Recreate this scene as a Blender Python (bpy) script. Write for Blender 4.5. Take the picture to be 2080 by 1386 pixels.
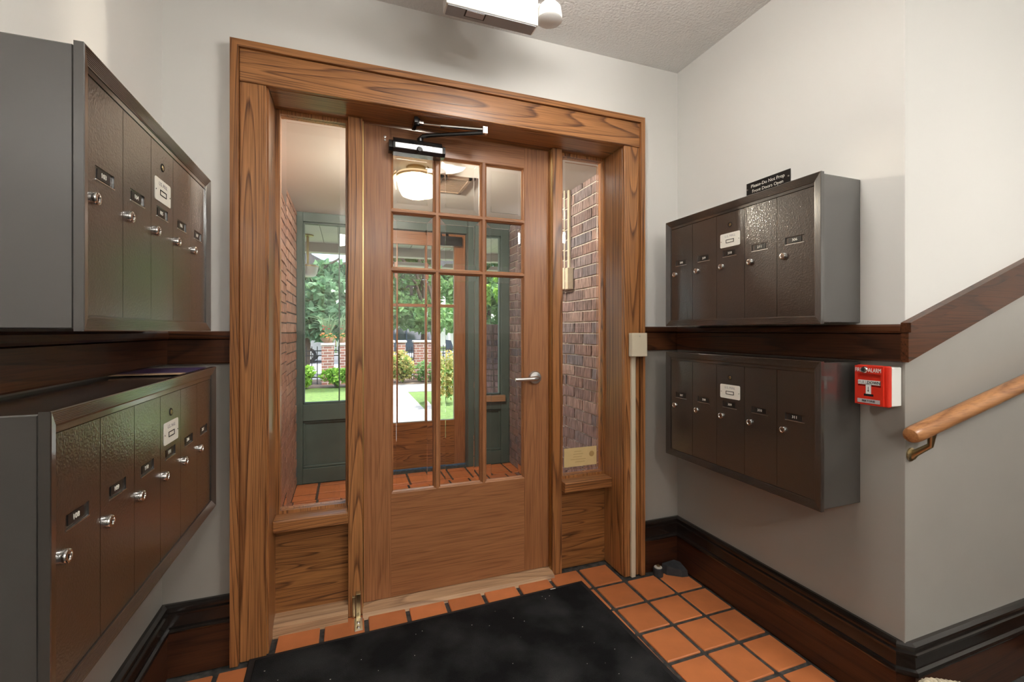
import bpy, bmesh, math, random
from mathutils import Vector, Matrix

# ------------------------------------------------------------------ clear
for o in list(bpy.data.objects):
    bpy.data.objects.remove(o, do_unlink=True)
S = bpy.context.scene
COL = S.collection
R = math.radians
random.seed(7)

# ------------------------------------------------------------------ camera (image taken as 2080 x 1386)
cam_d = bpy.data.cameras.new('camera')
cam = bpy.data.objects.new('camera', cam_d)
COL.objects.link(cam)
cam_d.sensor_width = 36.0
cam_d.lens = 910.0 / 2080.0 * 36.0
cam_d.shift_y = -21.0 / 2080.0
cam_d.clip_start = 0.02
cam_d.clip_end = 300
cam.location = (0.0, -1.82, 1.163)
cam.rotation_euler = (R(90), 0, R(-20.1))
S.camera = cam

# ------------------------------------------------------------------ world, sun, exposure
W = bpy.data.worlds.new('world')
S.world = W
W.use_nodes = True
wn = W.node_tree.nodes
wl = W.node_tree.links
bg = wn['Background']
sky = wn.new('ShaderNodeTexSky')
sky.sky_type = 'NISHITA'
sky.sun_disc = False
sky.sun_elevation = R(52)
sky.sun_rotation = R(140)
sky.air_density = 1.0
sky.dust_density = 3.0
sky.ozone_density = 1.0
wl.new(sky.outputs['Color'], bg.inputs['Color'])
bg.inputs['Strength'].default_value = 0.62

sun_d = bpy.data.lights.new('sun', 'SUN')
sun_d.energy = 9.5
sun_d.angle = R(3)
sun_d.color = (1.0, 0.95, 0.86)
sun = bpy.data.objects.new('sun', sun_d)
COL.objects.link(sun)
sun.location = (6, 6, 12)
sun.rotation_euler = (R(38), 0, R(140))

S.view_settings.view_transform = 'Standard'
S.view_settings.look = 'None'
S.view_settings.gamma = 1.0
S.view_settings.use_curve_mapping = False
S.view_settings.exposure = 0.50

HALL_LAMP = 20.0        # emission of the hall's drum lamps
VEST_LAMP = 0.7         # glow of the vestibule lamp's glass
VEST_BULB = 115.0        # watts of the bulb inside it


# ================================================================== materials
def new_mat(name):
    m = bpy.data.materials.new(name)
    m.use_nodes = True
    nt = m.node_tree
    b = nt.nodes['Principled BSDF']
    return m, nt, nt.nodes, nt.links, b


def c4(c):
    return (c[0], c[1], c[2], 1.0)


def plain(name, col, rough=0.5, metal=0.0, spec=0.5, var=0.0, vscale=8.0, bump=0.0, bscale=60.0, bdist=0.002,
          coat=0.0, per_object=0.0):
    m, nt, n, l, b = new_mat(name)
    b.inputs['Base Color'].default_value = c4(col)
    b.inputs['Roughness'].default_value = rough
    b.inputs['Metallic'].default_value = metal
    b.inputs['Specular IOR Level'].default_value = spec
    b.inputs['Coat Weight'].default_value = coat
    b.inputs['Coat Roughness'].default_value = 0.12
    tc = n.new('ShaderNodeTexCoord')
    last = None
    if var > 0:
        t = n.new('ShaderNodeTexNoise')
        t.inputs['Scale'].default_value = vscale
        t.inputs['Detail'].default_value = 4
        l.new(tc.outputs['Object'], t.inputs['Vector'])
        r = n.new('ShaderNodeMapRange')
        r.inputs[1].default_value = 0.3
        r.inputs[2].default_value = 0.7
        r.inputs[3].default_value = 1 - var
        r.inputs[4].default_value = 1 + var
        l.new(t.outputs['Fac'], r.inputs[0])
        last = r.outputs[0]
    if per_object > 0:
        oi = n.new('ShaderNodeObjectInfo')
        r2 = n.new('ShaderNodeMapRange')
        r2.inputs[3].default_value = 1 - per_object
        r2.inputs[4].default_value = 1 + per_object
        l.new(oi.outputs['Random'], r2.inputs[0])
        if last is None:
            last = r2.outputs[0]
        else:
            mm = n.new('ShaderNodeMath')
            mm.operation = 'MULTIPLY'
            l.new(last, mm.inputs[0])
            l.new(r2.outputs[0], mm.inputs[1])
            last = mm.outputs[0]
    if last is not None:
        mx = n.new('ShaderNodeVectorMath')
        mx.operation = 'SCALE'
        mx.inputs[0].default_value = col
        l.new(last, mx.inputs['Scale'])
        l.new(mx.outputs[0], b.inputs['Base Color'])
    if bump > 0:
        t = n.new('ShaderNodeTexNoise')
        t.inputs['Scale'].default_value = bscale
        t.inputs['Detail'].default_value = 3
        l.new(tc.outputs['Object'], t.inputs['Vector'])
        bp = n.new('ShaderNodeBump')
        bp.inputs['Strength'].default_value = bump
        bp.inputs['Distance'].default_value = bdist
        l.new(t.outputs['Fac'], bp.inputs['Height'])
        l.new(bp.outputs['Normal'], b.inputs['Normal'])
    return m


def wood(name, light, mid, dark, axis, rough=0.34, ring=24.0, ringmix=0.75, poremix=0.5, cross=5.0, along=0.45, coat=0.15, spec=0.5):
    m, nt, n, l, b = new_mat(name)
    b.inputs['Roughness'].default_value = rough
    b.inputs['Coat Weight'].default_value = coat
    b.inputs['Coat Roughness'].default_value = 0.2
    b.inputs['Specular IOR Level'].default_value = spec
    tc = n.new('ShaderNodeTexCoord')
    oi = n.new('ShaderNodeObjectInfo')
    sc = n.new('ShaderNodeVectorMath')
    sc.operation = 'SCALE'
    sc.inputs[0].default_value = (13.1, 7.7, 19.3)
    l.new(oi.outputs['Random'], sc.inputs['Scale'])
    ad = n.new('ShaderNodeVectorMath')
    l.new(tc.outputs['Object'], ad.inputs[0])
    l.new(sc.outputs[0], ad.inputs[1])

    def mapped(cr, al):
        mp = n.new('ShaderNodeMapping')
        v = [cr, cr, cr]
        v['xyz'.index(axis)] = al
        mp.inputs['Scale'].default_value = v
        l.new(ad.outputs[0], mp.inputs['Vector'])
        return mp
    m1 = mapped(cross, along)
    n1 = n.new('ShaderNodeTexNoise')
    n1.inputs['Scale'].default_value = 1.0
    n1.inputs['Detail'].default_value = 1.5
    n1.inputs['Distortion'].default_value = 0.25
    l.new(m1.outputs[0], n1.inputs['Vector'])
    mu = n.new('ShaderNodeMath')
    mu.operation = 'MULTIPLY'
    mu.inputs[1].default_value = ring
    l.new(n1.outputs['Fac'], mu.inputs[0])
    fr = n.new('ShaderNodeMath')
    fr.operation = 'FRACT'
    l.new(mu.outputs[0], fr.inputs[0])
    rr = n.new('ShaderNodeValToRGB')
    e = rr.color_ramp.elements
    e[0].position = 0.0
    e[0].color = (0, 0, 0, 1)
    e[1].position = 1.0
    e[1].color = (0.0, 0, 0, 1)
    x = e.new(0.72)
    x.color = (0.35, 0.35, 0.35, 1)
    x = e.new(0.9)
    x.color = (1, 1, 1, 1)
    l.new(fr.outputs[0], rr.inputs[0])
    m2 = mapped(230, 5)
    n2 = n.new('ShaderNodeTexNoise')
    n2.inputs['Scale'].default_value = 1.0
    n2.inputs['Detail'].default_value = 2
    l.new(m2.outputs[0], n2.inputs['Vector'])
    rp = n.new('ShaderNodeMapRange')
    rp.inputs[1].default_value = 0.45
    rp.inputs[2].default_value = 0.72
    l.new(n2.outputs['Fac'], rp.inputs[0])
    # broad tone
    m3 = mapped(2.5, 0.6)
    n3 = n.new('ShaderNodeTexNoise')
    n3.inputs['Scale'].default_value = 1.0
    n3.inputs['Detail'].default_value = 3
    l.new(m3.outputs[0], n3.inputs['Vector'])
    r3 = n.new('ShaderNodeMapRange')
    r3.inputs[1].default_value = 0.3
    r3.inputs[2].default_value = 0.7
    l.new(n3.outputs['Fac'], r3.inputs[0])
    mixA = n.new('ShaderNodeMix')
    mixA.data_type = 'RGBA'
    mixA.inputs[6].default_value = c4(light)
    mixA.inputs[7].default_value = c4(mid)
    l.new(r3.outputs[0], mixA.inputs[0])
    # ring and pore factor
    a1 = n.new('ShaderNodeMath')
    a1.operation = 'MULTIPLY'
    a1.inputs[1].default_value = ringmix
    l.new(rr.outputs[0], a1.inputs[0])
    a2 = n.new('ShaderNodeMath')
    a2.operation = 'MULTIPLY_ADD'
    a2.inputs[1].default_value = poremix
    l.new(rp.outputs[0], a2.inputs[0])
    l.new(a1.outputs[0], a2.inputs[2])
    a2.use_clamp = True
    mixB = n.new('ShaderNodeMix')
    mixB.data_type = 'RGBA'
    mixB.inputs[7].default_value = c4(dark)
    l.new(mixA.outputs[2], mixB.inputs[6])
    l.new(a2.outputs[0], mixB.inputs[0])
    l.new(mixB.outputs[2], b.inputs['Base Color'])
    bp = n.new('ShaderNodeBump')
    bp.inputs['Strength'].default_value = 0.12
    bp.inputs['Distance'].default_value = 0.001
    bp.invert = True
    l.new(a2.outputs[0], bp.inputs['Height'])
    l.new(bp.outputs['Normal'], b.inputs['Normal'])
    return m


M = {}
M['paint_up'] = plain('wall_paint_offwhite', (0.74, 0.73, 0.70), 0.42, bump=0.05, bscale=25, bdist=0.004)
M['paint_low'] = plain('wall_paint_grey', (0.33, 0.315, 0.285), 0.30, bump=0.06, bscale=18, bdist=0.004, var=0.04, vscale=3)
M['ceil'] = plain('ceiling_stipple', (0.80, 0.795, 0.775), 0.8, bump=0.9, bscale=95, bdist=0.006)
M['ceil_v'] = plain('vestibule_ceiling_paint', (0.66, 0.655, 0.63), 0.6)
OAKS = ((0.50, 0.222, 0.078), (0.37, 0.150, 0.046), (0.085, 0.028, 0.009))
for ax in 'xyz':
    M['oak_' + ax] = wood('oak_stained_' + ax, *OAKS, ax, ring=26, cross=6.5, along=0.28, ringmix=0.78)
    M['oakd_' + ax] = wood('oak_door_' + ax, (0.40, 0.172, 0.070), (0.32, 0.130, 0.048), (0.14, 0.050, 0.018), ax, rough=0.4, ring=20,
                           ringmix=0.28, poremix=0.6, cross=7.0, along=0.3)
    M['dark_' + ax] = wood('dark_wood_' + ax, (0.125, 0.042, 0.015), (0.055, 0.019, 0.009), (0.012, 0.006, 0.004), ax, rough=0.36, ring=14,
                           ringmix=0.6, coat=0.1, spec=0.3)
    M['base_' + ax] = wood('baseboard_wood_' + ax, (0.080, 0.027, 0.011), (0.036, 0.013, 0.007), (0.010, 0.005, 0.004), ax, rough=0.32, ring=12,
                           ringmix=0.6, coat=0.2, spec=0.4)
    M['cap_' + ax] = wood('black_wood_' + ax, (0.016, 0.011, 0.009), (0.010, 0.008, 0.007), (0.006, 0.005, 0.004), ax, rough=0.22,
                          ring=9, coat=0.5)
M['oakp_x'] = wood('oak_panel_x', (0.42, 0.185, 0.060), (0.33, 0.135, 0.040), (0.06, 0.019, 0.007), 'x', ring=20, ringmix=0.72, cross=11.0,
                   along=0.9)
M['bleached'] = wood('worn_threshold_wood', (0.56, 0.35, 0.20), (0.45, 0.27, 0.14), (0.24, 0.13, 0.07), 'x', rough=0.6)
M['handrail'] = wood('oak_handrail', (0.52, 0.25, 0.10), (0.42, 0.19, 0.07), (0.20, 0.075, 0.025), 'x', ring=10)
M['tile'] = plain('terracotta_tile', (0.58, 0.190, 0.066), 0.38, var=0.12, vscale=9, per_object=0.13, bump=0.04, bscale=30)
M['grout'] = plain('dark_grout', (0.050, 0.048, 0.044), 0.8, var=0.6, vscale=45, bump=0.4, bscale=120)
M['tilefar'] = plain('terracotta_floor_far', (0.40, 0.13, 0.05), 0.45, var=0.15, vscale=12)
M['rubber'] = plain('black_rubber', (0.012, 0.012, 0.013), 0.6)
M['rubber_grey'] = plain('grey_dusty_rubber', (0.035, 0.036, 0.040), 0.75, var=0.3, vscale=30)
M['chrome'] = plain('chrome', (0.75, 0.74, 0.72), 0.16, 1.0)
M['zinc'] = plain('satin_nickel', (0.62, 0.61, 0.60), 0.3, 1.0)
M['brass'] = plain('brass_strip', (0.62, 0.44, 0.19), 0.3, 1.0)
M['brass_old'] = plain('aged_brass', (0.42, 0.33, 0.18), 0.35, 1.0)
M['blackmetal'] = plain('black_metal', (0.012, 0.012, 0.012), 0.22, 0.0, 0.6, coat=0.3)
M['blackpl'] = plain('black_plastic', (0.010, 0.010, 0.010), 0.35)
M['void'] = plain('keyhole_black', (0.004, 0.004, 0.004), 0.7)
M['white'] = plain('white_plastic', (0.80, 0.80, 0.77), 0.35)
M['offwhite'] = plain('white_print', (0.82, 0.80, 0.72), 0.5)
M['shaded_white'] = plain('shaded_white_metal', (0.34, 0.35, 0.37), 0.4)
M['cream'] = plain('cream_raceway', (0.74, 0.66, 0.50), 0.4)
M['red'] = plain('red_enamel', (0.62, 0.030, 0.014), 0.3)
M['silver'] = plain('silver_label', (0.45, 0.42, 0.43), 0.4)
M['sticker'] = plain('yellow_sticker', (0.72, 0.55, 0.27), 0.6, var=0.05, vscale=20)
M['stickerprint'] = plain('sticker_print', (0.46, 0.30, 0.12), 0.6)
M['green'] = plain('dark_green_paint', (0.095, 0.140, 0.130), 0.38, var=0.12, vscale=5, per_object=0.08)
M['mortar'] = plain('mortar', (0.66, 0.62, 0.57), 0.9, var=0.2, vscale=40, bump=0.5, bscale=150)
M['mortar_l'] = plain('mortar_dark', (0.22, 0.19, 0.17), 0.9, var=0.2, vscale=40, bump=0.5, bscale=150)
M['concrete'] = plain('pale_concrete', (0.27, 0.26, 0.245), 0.8, var=0.06, vscale=6)
M['asphalt'] = plain('street_asphalt', (0.30, 0.29, 0.29), 0.85, var=0.1)
M['lawn'] = plain('lawn_green', (0.10, 0.17, 0.03), 0.9, var=0.35, vscale=14, bump=0.8, bscale=60, bdist=0.03)
M['soil'] = plain('bed_soil', (0.14, 0.10, 0.07), 0.9, var=0.3)
M['iron'] = plain('black_iron', (0.012, 0.012, 0.014), 0.45)
M['trunk'] = plain('tree_bark', (0.10, 0.075, 0.055), 0.9, var=0.3, bump=0.6, bscale=25, bdist=0.02)
M['stone'] = plain('pale_stone_cap', (0.55, 0.50, 0.44), 0.8, var=0.1)
M['soffit'] = plain('porch_white_board', (0.50, 0.485, 0.46), 0.6, per_object=0.05)
M['siding'] = plain('white_siding', (0.62, 0.61, 0.58), 0.6)
M['brickfar'] = plain('far_brick_wall', (0.24, 0.12, 0.085), 0.85, var=0.25, vscale=10)
M['roofing'] = plain('dark_shingles', (0.08, 0.075, 0.075), 0.8, var=0.2)
M['darkglass'] = plain('dark_window_glass', (0.02, 0.025, 0.03), 0.08, 0.0, 0.8)
M['carsilver'] = plain('silver_car_paint', (0.50, 0.51, 0.53), 0.25, 0.6)
M['cardark'] = plain('dark_blue_car_paint', (0.04, 0.06, 0.09), 0.25, 0.2)
M['tyre'] = plain('tyre_rubber', (0.012, 0.012, 0.012), 0.8)
M['redflower'] = plain('red_petals', (0.55, 0.02, 0.03), 0.6)
M['orangeflower'] = plain('orange_petals', (0.75, 0.28, 0.10), 0.6, per_object=0.1)
M['terracotta'] = plain('clay_pot', (0.34, 0.19, 0.12), 0.8)
M['purple'] = plain('purple_print', (0.055, 0.025, 0.11), 0.4)
M['tan'] = plain('tan_card', (0.60, 0.40, 0.24), 0.5)
M['grille'] = plain('bronze_vent_grille', (0.20, 0.14, 0.10), 0.5)
M['braid'] = plain('braided_wool', (0.52, 0.45, 0.33), 0.9, var=0.25, vscale=60, bump=0.6, bscale=200)
M['carpet_step'] = plain('grey_white_carpet', (0.40, 0.40, 0.40), 0.95, var=0.5, vscale=120, bump=1.0, bscale=300, bdist=0.004)


def mat_mailbox(name, ribs=None, leather=True, base=(0.022, 0.018, 0.015), rough=0.4):
    m, nt, n, l, b = new_mat(name)
    b.inputs['Base Color'].default_value = c4(base)
    b.inputs['Roughness'].default_value = rough
    b.inputs['Metallic'].default_value = 0.0
    b.inputs['Specular IOR Level'].default_value = 0.5
    b.inputs['Coat Weight'].default_value = 1.0
    b.inputs['Coat IOR'].default_value = 2.0
    b.inputs['Coat Roughness'].default_value = 0.12
    tc = n.new('ShaderNodeTexCoord')
    if leather:
        v = n.new('ShaderNodeTexNoise')
        v.inputs['Scale'].default_value = 230
        v.inputs['Detail'].default_value = 2
        l.new(tc.outputs['Object'], v.inputs['Vector'])
        bp = n.new('ShaderNodeBump')
        bp.inputs['Strength'].default_value = 0.38
        bp.inputs['Distance'].default_value = 0.0014
        l.new(v.outputs['Fac'], bp.inputs['Height'])
        l.new(bp.outputs['Normal'], b.inputs['Normal'])
        l.new(bp.outputs['Normal'], b.inputs['Coat Normal'])
    return m


M['mb_door'] = mat_mailbox('mailbox_textured_bronze')
M['mb_frame'] = mat_mailbox('mailbox_frame_bronze', leather=False, rough=0.34)
M['mb_body'] = mat_mailbox('mailbox_body_paint', leather=False, base=(0.040, 0.038, 0.035), rough=0.4)


def mat_mat():
    m, nt, n, l, b = new_mat('black_carpet_mat')
    b.inputs['Roughness'].default_value = 0.95
    b.inputs['Specular IOR Level'].default_value = 0.1
    tc = n.new('ShaderNodeTexCoord')
    t = n.new('ShaderNodeTexNoise')
    t.inputs['Scale'].default_value = 5
    t.inputs['Detail'].default_value = 6
    l.new(tc.outputs['Object'], t.inputs['Vector'])
    cr = n.new('ShaderNodeValToRGB')
    cr.color_ramp.elements[0].position = 0.42
    cr.color_ramp.elements[0].color = (0.010, 0.010, 0.011, 1)
    cr.color_ramp.elements[1].position = 0.75
    cr.color_ramp.elements[1].color = (0.045, 0.046, 0.047, 1)
    l.new(t.outputs['Fac'], cr.inputs[0])
    l.new(cr.outputs[0], b.inputs['Base Color'])
    t2 = n.new('ShaderNodeTexNoise')
    t2.inputs['Scale'].default_value = 420
    t2.inputs['Detail'].default_value = 2
    l.new(tc.outputs['Object'], t2.inputs['Vector'])
    bp = n.new('ShaderNodeBump')
    bp.inputs['Strength'].default_value = 1.0
    bp.inputs['Distance'].default_value = 0.004
    l.new(t2.outputs['Fac'], bp.inputs['Height'])
    l.new(bp.outputs['Normal'], b.inputs['Normal'])
    return m


M['mat'] = mat_mat()


def mat_brick(name, cols, stri_axis='z'):
    m, nt, n, l, b = new_mat(name)
    b.inputs['Roughness'].default_value = 0.85
    oi = n.new('ShaderNodeObjectInfo')
    cr = n.new('ShaderNodeValToRGB')
    cr.color_ramp.interpolation = 'LINEAR'
    el = cr.color_ramp.elements
    el[0].color = c4(cols[0])
    el[1].color = c4(cols[-1])
    for i, c in enumerate(cols[1:-1]):
        k = el.new((i + 1) / (len(cols) - 1))
        k.color = c4(c)
    l.new(oi.outputs['Random'], cr.inputs[0])
    tc = n.new('ShaderNodeTexCoord')
    geo = n.new('ShaderNodeNewGeometry')
    mp = n.new('ShaderNodeMapping')
    mp.inputs['Scale'].default_value = (110, 110, 9)
    l.new(geo.outputs['Position'], mp.inputs['Vector'])
    t = n.new('ShaderNodeTexNoise')
    t.inputs['Scale'].default_value = 1
    t.inputs['Detail'].default_value = 3
    l.new(mp.outputs[0], t.inputs['Vector'])
    r = n.new('ShaderNodeMapRange')
    r.inputs[1].default_value = 0.32
    r.inputs[2].default_value = 0.66
    r.inputs[3].default_value = 0.42
    r.inputs[4].default_value = 1.45
    l.new(t.outputs['Fac'], r.inputs[0])
    mx = n.new('ShaderNodeVectorMath')
    mx.operation = 'SCALE'
    l.new(cr.outputs[0], mx.inputs[0])
    l.new(r.outputs[0], mx.inputs['Scale'])
    l.new(mx.outputs[0], b.inputs['Base Color'])
    bp = n.new('ShaderNodeBump')
    bp.inputs['Strength'].default_value = 0.9
    bp.inputs['Distance'].default_value = 0.006
    l.new(t.outputs['Fac'], bp.inputs['Height'])
    l.new(bp.outputs['Normal'], b.inputs['Normal'])
    return m


M['brick'] = mat_brick('rugged_brick', [(0.27, 0.18, 0.165), (0.21, 0.155, 0.155), (0.34, 0.245, 0.225), (0.175, 0.16, 0.185), (0.30, 0.205, 0.20)])
M['brick_l'] = mat_brick('red_brick', [(0.40, 0.20, 0.135), (0.32, 0.17, 0.12), (0.44, 0.25, 0.175)])


def mat_pillar():
    m, nt, n, l, b = new_mat('pillar_brick')
    b.inputs['Roughness'].default_value = 0.85
    geo = n.new('ShaderNodeTexCoord')
    mp = n.new('ShaderNodeMapping')
    mp.inputs['Rotation'].default_value = (R(90), 0, 0)
    l.new(geo.outputs['Object'], mp.inputs['Vector'])
    t = n.new('ShaderNodeTexBrick')
    t.inputs['Scale'].default_value = 1.0
    t.inputs['Brick Width'].default_value = 0.2
    t.inputs['Row Height'].default_value = 0.067
    t.inputs['Mortar Size'].default_value = 0.008
    t.inputs['Color1'].default_value = (0.30, 0.12, 0.08, 1)
    t.inputs['Color2'].default_value = (0.20, 0.09, 0.07, 1)
    t.inputs['Mortar'].default_value = (0.42, 0.38, 0.34, 1)
    l.new(mp.outputs[0], t.inputs['Vector'])
    l.new(t.outputs['Color'], b.inputs['Base Color'])
    return m


M['pillar'] = mat_pillar()


def mat_leaf(name, c1, c2):
    m, nt, n, l, b = new_mat(name)
    b.inputs['Roughness'].default_value = 0.6
    geo = n.new('ShaderNodeNewGeometry')
    mx = n.new('ShaderNodeMix')
    mx.data_type = 'RGBA'
    mx.inputs[6].default_value = c4(c1)
    mx.inputs[7].default_value = c4(c2)
    l.new(geo.outputs['Random Per Island'], mx.inputs[0])
    l.new(mx.outputs[2], b.inputs['Base Color'])
    tr = n.new('ShaderNodeBsdfTranslucent')
    l.new(mx.outputs[2], tr.inputs['Color'])
    ms = n.new('ShaderNodeMixShader')
    ms.inputs[0].default_value = 0.45
    l.new(b.outputs[0], ms.inputs[1])
    l.new(tr.outputs[0], ms.inputs[2])
    l.new(ms.outputs[0], n['Material Output'].inputs['Surface'])
    return m


M['leaf_dark'] = mat_leaf('leaf_dark_green', (0.07, 0.17, 0.08), (0.19, 0.33, 0.17))
M['leaf_mid'] = mat_leaf('leaf_mid_green', (0.10, 0.24, 0.07), (0.25, 0.42, 0.15))
M['leaf_lime'] = mat_leaf('leaf_lime_green', (0.14, 0.34, 0.03), (0.34, 0.55, 0.08))
M['leaf_gold'] = mat_leaf('leaf_golden_tips', (0.12, 0.26, 0.05), (0.55, 0.40, 0.14))
M['leaf_grey'] = mat_leaf('leaf_grey_grass', (0.20, 0.33, 0.17), (0.42, 0.52, 0.30))


def mat_thinglass():
    m, nt, n, l, b = new_mat('clear_flat_glass')
    n.remove(b)
    tr = n.new('ShaderNodeBsdfTransparent')
    tr.inputs['Color'].default_value = (0.97, 0.985, 0.98, 1)
    gl = n.new('ShaderNodeBsdfGlossy')
    gl.inputs['Roughness'].default_value = 0.0
    fr = n.new('ShaderNodeFresnel')
    fr.inputs['IOR'].default_value = 1.45
    ms = n.new('ShaderNodeMixShader')
    l.new(fr.outputs[0], ms.inputs[0])
    l.new(tr.outputs[0], ms.inputs[1])
    l.new(gl.outputs[0], ms.inputs[2])
    l.new(ms.outputs[0], n['Material Output'].inputs['Surface'])
    return m


def mat_refract():
    m, nt, n, l, b = new_mat('bevelled_edge_glass')
    b.inputs['Base Color'].default_value = (0.97, 0.99, 1, 1)
    b.inputs['Roughness'].default_value = 0.0
    b.inputs['IOR'].default_value = 1.5
    b.inputs['Transmission Weight'].default_value = 1.0
    return m


M['glass'] = mat_thinglass()
M['glass_bevel'] = mat_refract()


def mat_emit(name, col, strength, base=(0.8, 0.75, 0.65)):
    m, nt, n, l, b = new_mat(name)
    b.inputs['Base Color'].default_value = c4(base)
    b.inputs['Roughness'].default_value = 0.4
    b.inputs['Emission Color'].default_value = c4(col)
    b.inputs['Emission Strength'].default_value = strength
    return m


M['lamp_hall'] = mat_emit('hall_lamp_glass', (1.0, 0.965, 0.91), HALL_LAMP)
def mat_lampglass():
    m = mat_emit('vestibule_lamp_glass', (1.0, 0.74, 0.44), VEST_LAMP, base=(0.35, 0.28, 0.18))
    n, l = m.node_tree.nodes, m.node_tree.links
    tr = n.new('ShaderNodeBsdfTransparent')
    tr.inputs['Color'].default_value = (1.0, 0.95, 0.86, 1)
    ms = n.new('ShaderNodeMixShader')
    ms.inputs[0].default_value = 0.35
    l.new(n['Principled BSDF'].outputs[0], ms.inputs[1])
    l.new(tr.outputs[0], ms.inputs[2])
    l.new(ms.outputs[0], n['Material Output'].inputs['Surface'])
    return m


M['lamp_vest'] = mat_lampglass()
M['lamp_hall_back'] = mat_emit('hall_lamp_glass_strong', (1.0, 0.965, 0.91), HALL_LAMP * 2.8)
M['lamp_off'] = plain('frosted_lamp_glass', (0.70, 0.70, 0.70), 0.3)


# ================================================================== mesh builder
OFF = {}


class MB:
    def __init__(self):
        self.bm = bmesh.new()

    def _face(self, vs, mi=0):
        try:
            f = self.bm.faces.new(vs)
            f.material_index = mi
            return f
        except ValueError:
            return None

    def poly(self, pts, mi=0):
        return self._face([self.bm.verts.new(p) for p in pts], mi)

    def box(self, x0, x1, y0, y1, z0, z1, bev=0.0, mi=0, seg=1):
        b = self.bm
        v = [b.verts.new((x, y, z)) for z in (z0, z1) for y in (y0, y1) for x in (x0, x1)]
        fs = [(0, 2, 3, 1), (4, 5, 7, 6), (0, 1, 5, 4), (2, 6, 7, 3), (0, 4, 6, 2), (1, 3, 7, 5)]
        faces = [self._face([v[i] for i in f], mi) for f in fs]
        if bev > 0:
            ed = {e for f in faces for e in f.edges}
            r = bmesh.ops.bevel(b, geom=list(ed), offset=bev, segments=seg, profile=0.5, affect='EDGES', clamp_overlap=True)
            for f in r['faces']:
                f.material_index = mi
        return self

    def prism(self, pts, axis, a, b_, mi=0):
        def P(p, t):
            if axis == 'x':
                return (t, p[0], p[1])
            if axis == 'y':
                return (p[0], t, p[1])
            return (p[0], p[1], t)
        A = [self.bm.verts.new(P(p, a)) for p in pts]
        B = [self.bm.verts.new(P(p, b_)) for p in pts]
        n = len(pts)
        self._face(list(reversed(A)), mi)
        self._face(B, mi)
        for i in range(n):
            j = (i + 1) % n
            self._face([A[i], A[j], B[j], B[i]], mi)
        return self

    def tube(self, pts, r, n=10, mi=0, cap=True):
        pts = [Vector(p) for p in pts]
        rs = r if isinstance(r, (list, tuple)) else [r] * len(pts)
        rings = []
        up = Vector((0, 0, 1))
        for i, p in enumerate(pts):
            d = (pts[min(i + 1, len(pts) - 1)] - pts[max(i - 1, 0)])
            if d.length < 1e-9:
                d = Vector((0, 0, 1))
            d.normalize()
            ref = up if abs(d.z) < 0.95 else Vector((1, 0, 0))
            s = d.cross(ref).normalized()
            t = s.cross(d).normalized()
            rings.append([self.bm.verts.new(p + (s * math.cos(2 * math.pi * k / n) + t * math.sin(2 * math.pi * k / n)) * rs[i])
                          for k in range(n)])
        for a, b in zip(rings, rings[1:]):
            for k in range(n):
                j = (k + 1) % n
                self._face([a[k], a[j], b[j], b[k]], mi)
        if cap:
            self._face(list(reversed(rings[0])), mi)
            self._face(rings[-1], mi)
        return self

    def lathe(self, prof, o, axis='z', n=24, mi=0):
        """prof: list of (r, h)"""
        o = Vector(o)
        rings = []
        for r, h in prof:
            ring = []
            for k in range(n):
                a = 2 * math.pi * k / n
                c, s = r * math.cos(a), r * math.sin(a)
                if axis == 'z':
                    p = (c, s, h)
                elif axis == 'y':
                    p = (c, h, s)
                else:
                    p = (h, c, s)
                ring.append(self.bm.verts.new(o + Vector(p)))
            rings.append(ring)
        for a, b in zip(rings, rings[1:]):
            for k in range(n):
                j = (k + 1) % n
                self._face([a[k], a[j], b[j], b[k]], mi)
        if prof[0][0] > 1e-6:
            self._face(list(reversed(rings[0])), mi)
        if prof[-1][0] > 1e-6:
            self._face(rings[-1], mi)
        return self

    def mesh(self, name, mats, smooth=False):
        bmesh.ops.remove_doubles(self.bm, verts=self.bm.verts[:], dist=1e-6)
        bmesh.ops.recalc_face_normals(self.bm, faces=self.bm.faces[:])
        me = bpy.data.meshes.new(name)
        self.bm.to_mesh(me)
        self.bm.free()
        for m in (mats if isinstance(mats, (list, tuple)) else [mats]):
            me.materials.append(M[m] if isinstance(m, str) else m)
        if smooth:
            for p in me.polygons:
                p.use_smooth = True
        return me

    def build(self, name, mats, parent=None, smooth=False):
        off = OFF.get(parent.name, Vector()) if parent else Vector()
        if off.length > 0:
            for v in self.bm.verts:
                v.co -= off
        me = self.mesh(name, mats, smooth)
        return link(name, me, parent)


def link(name, me, parent=None):
    o = bpy.data.objects.new(name, me)
    COL.objects.link(o)
    if parent:
        o.parent = parent
        OFF[o.name] = OFF.get(parent.name, Vector())
    return o


def smooth_by_angle(o, deg=35):
    me = o.data
    for p in me.polygons:
        p.use_smooth = True
    try:
        me.set_sharp_from_angle(angle=R(deg))
    except Exception:
        pass
    return o


def tag(o, label, cat, group=None, kind=None):
    o['label'] = label
    if cat:
        o['category'] = cat
    if group:
        o['group'] = group
    if kind:
        o['kind'] = kind
    return o


def root(name, loc, label, cat, rz=0.0, group=None, kind=None, local=False):
    o = bpy.data.objects.new(name, None)
    o.empty_display_size = 0.05
    COL.objects.link(o)
    o.location = loc
    o.rotation_euler = (0, 0, rz)
    OFF[o.name] = Vector() if local else Vector(loc)
    return tag(o, label, cat, group, kind)


def struct(o, label, cat):
    return tag(o, label, cat, kind='structure')


_tc = {}


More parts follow.
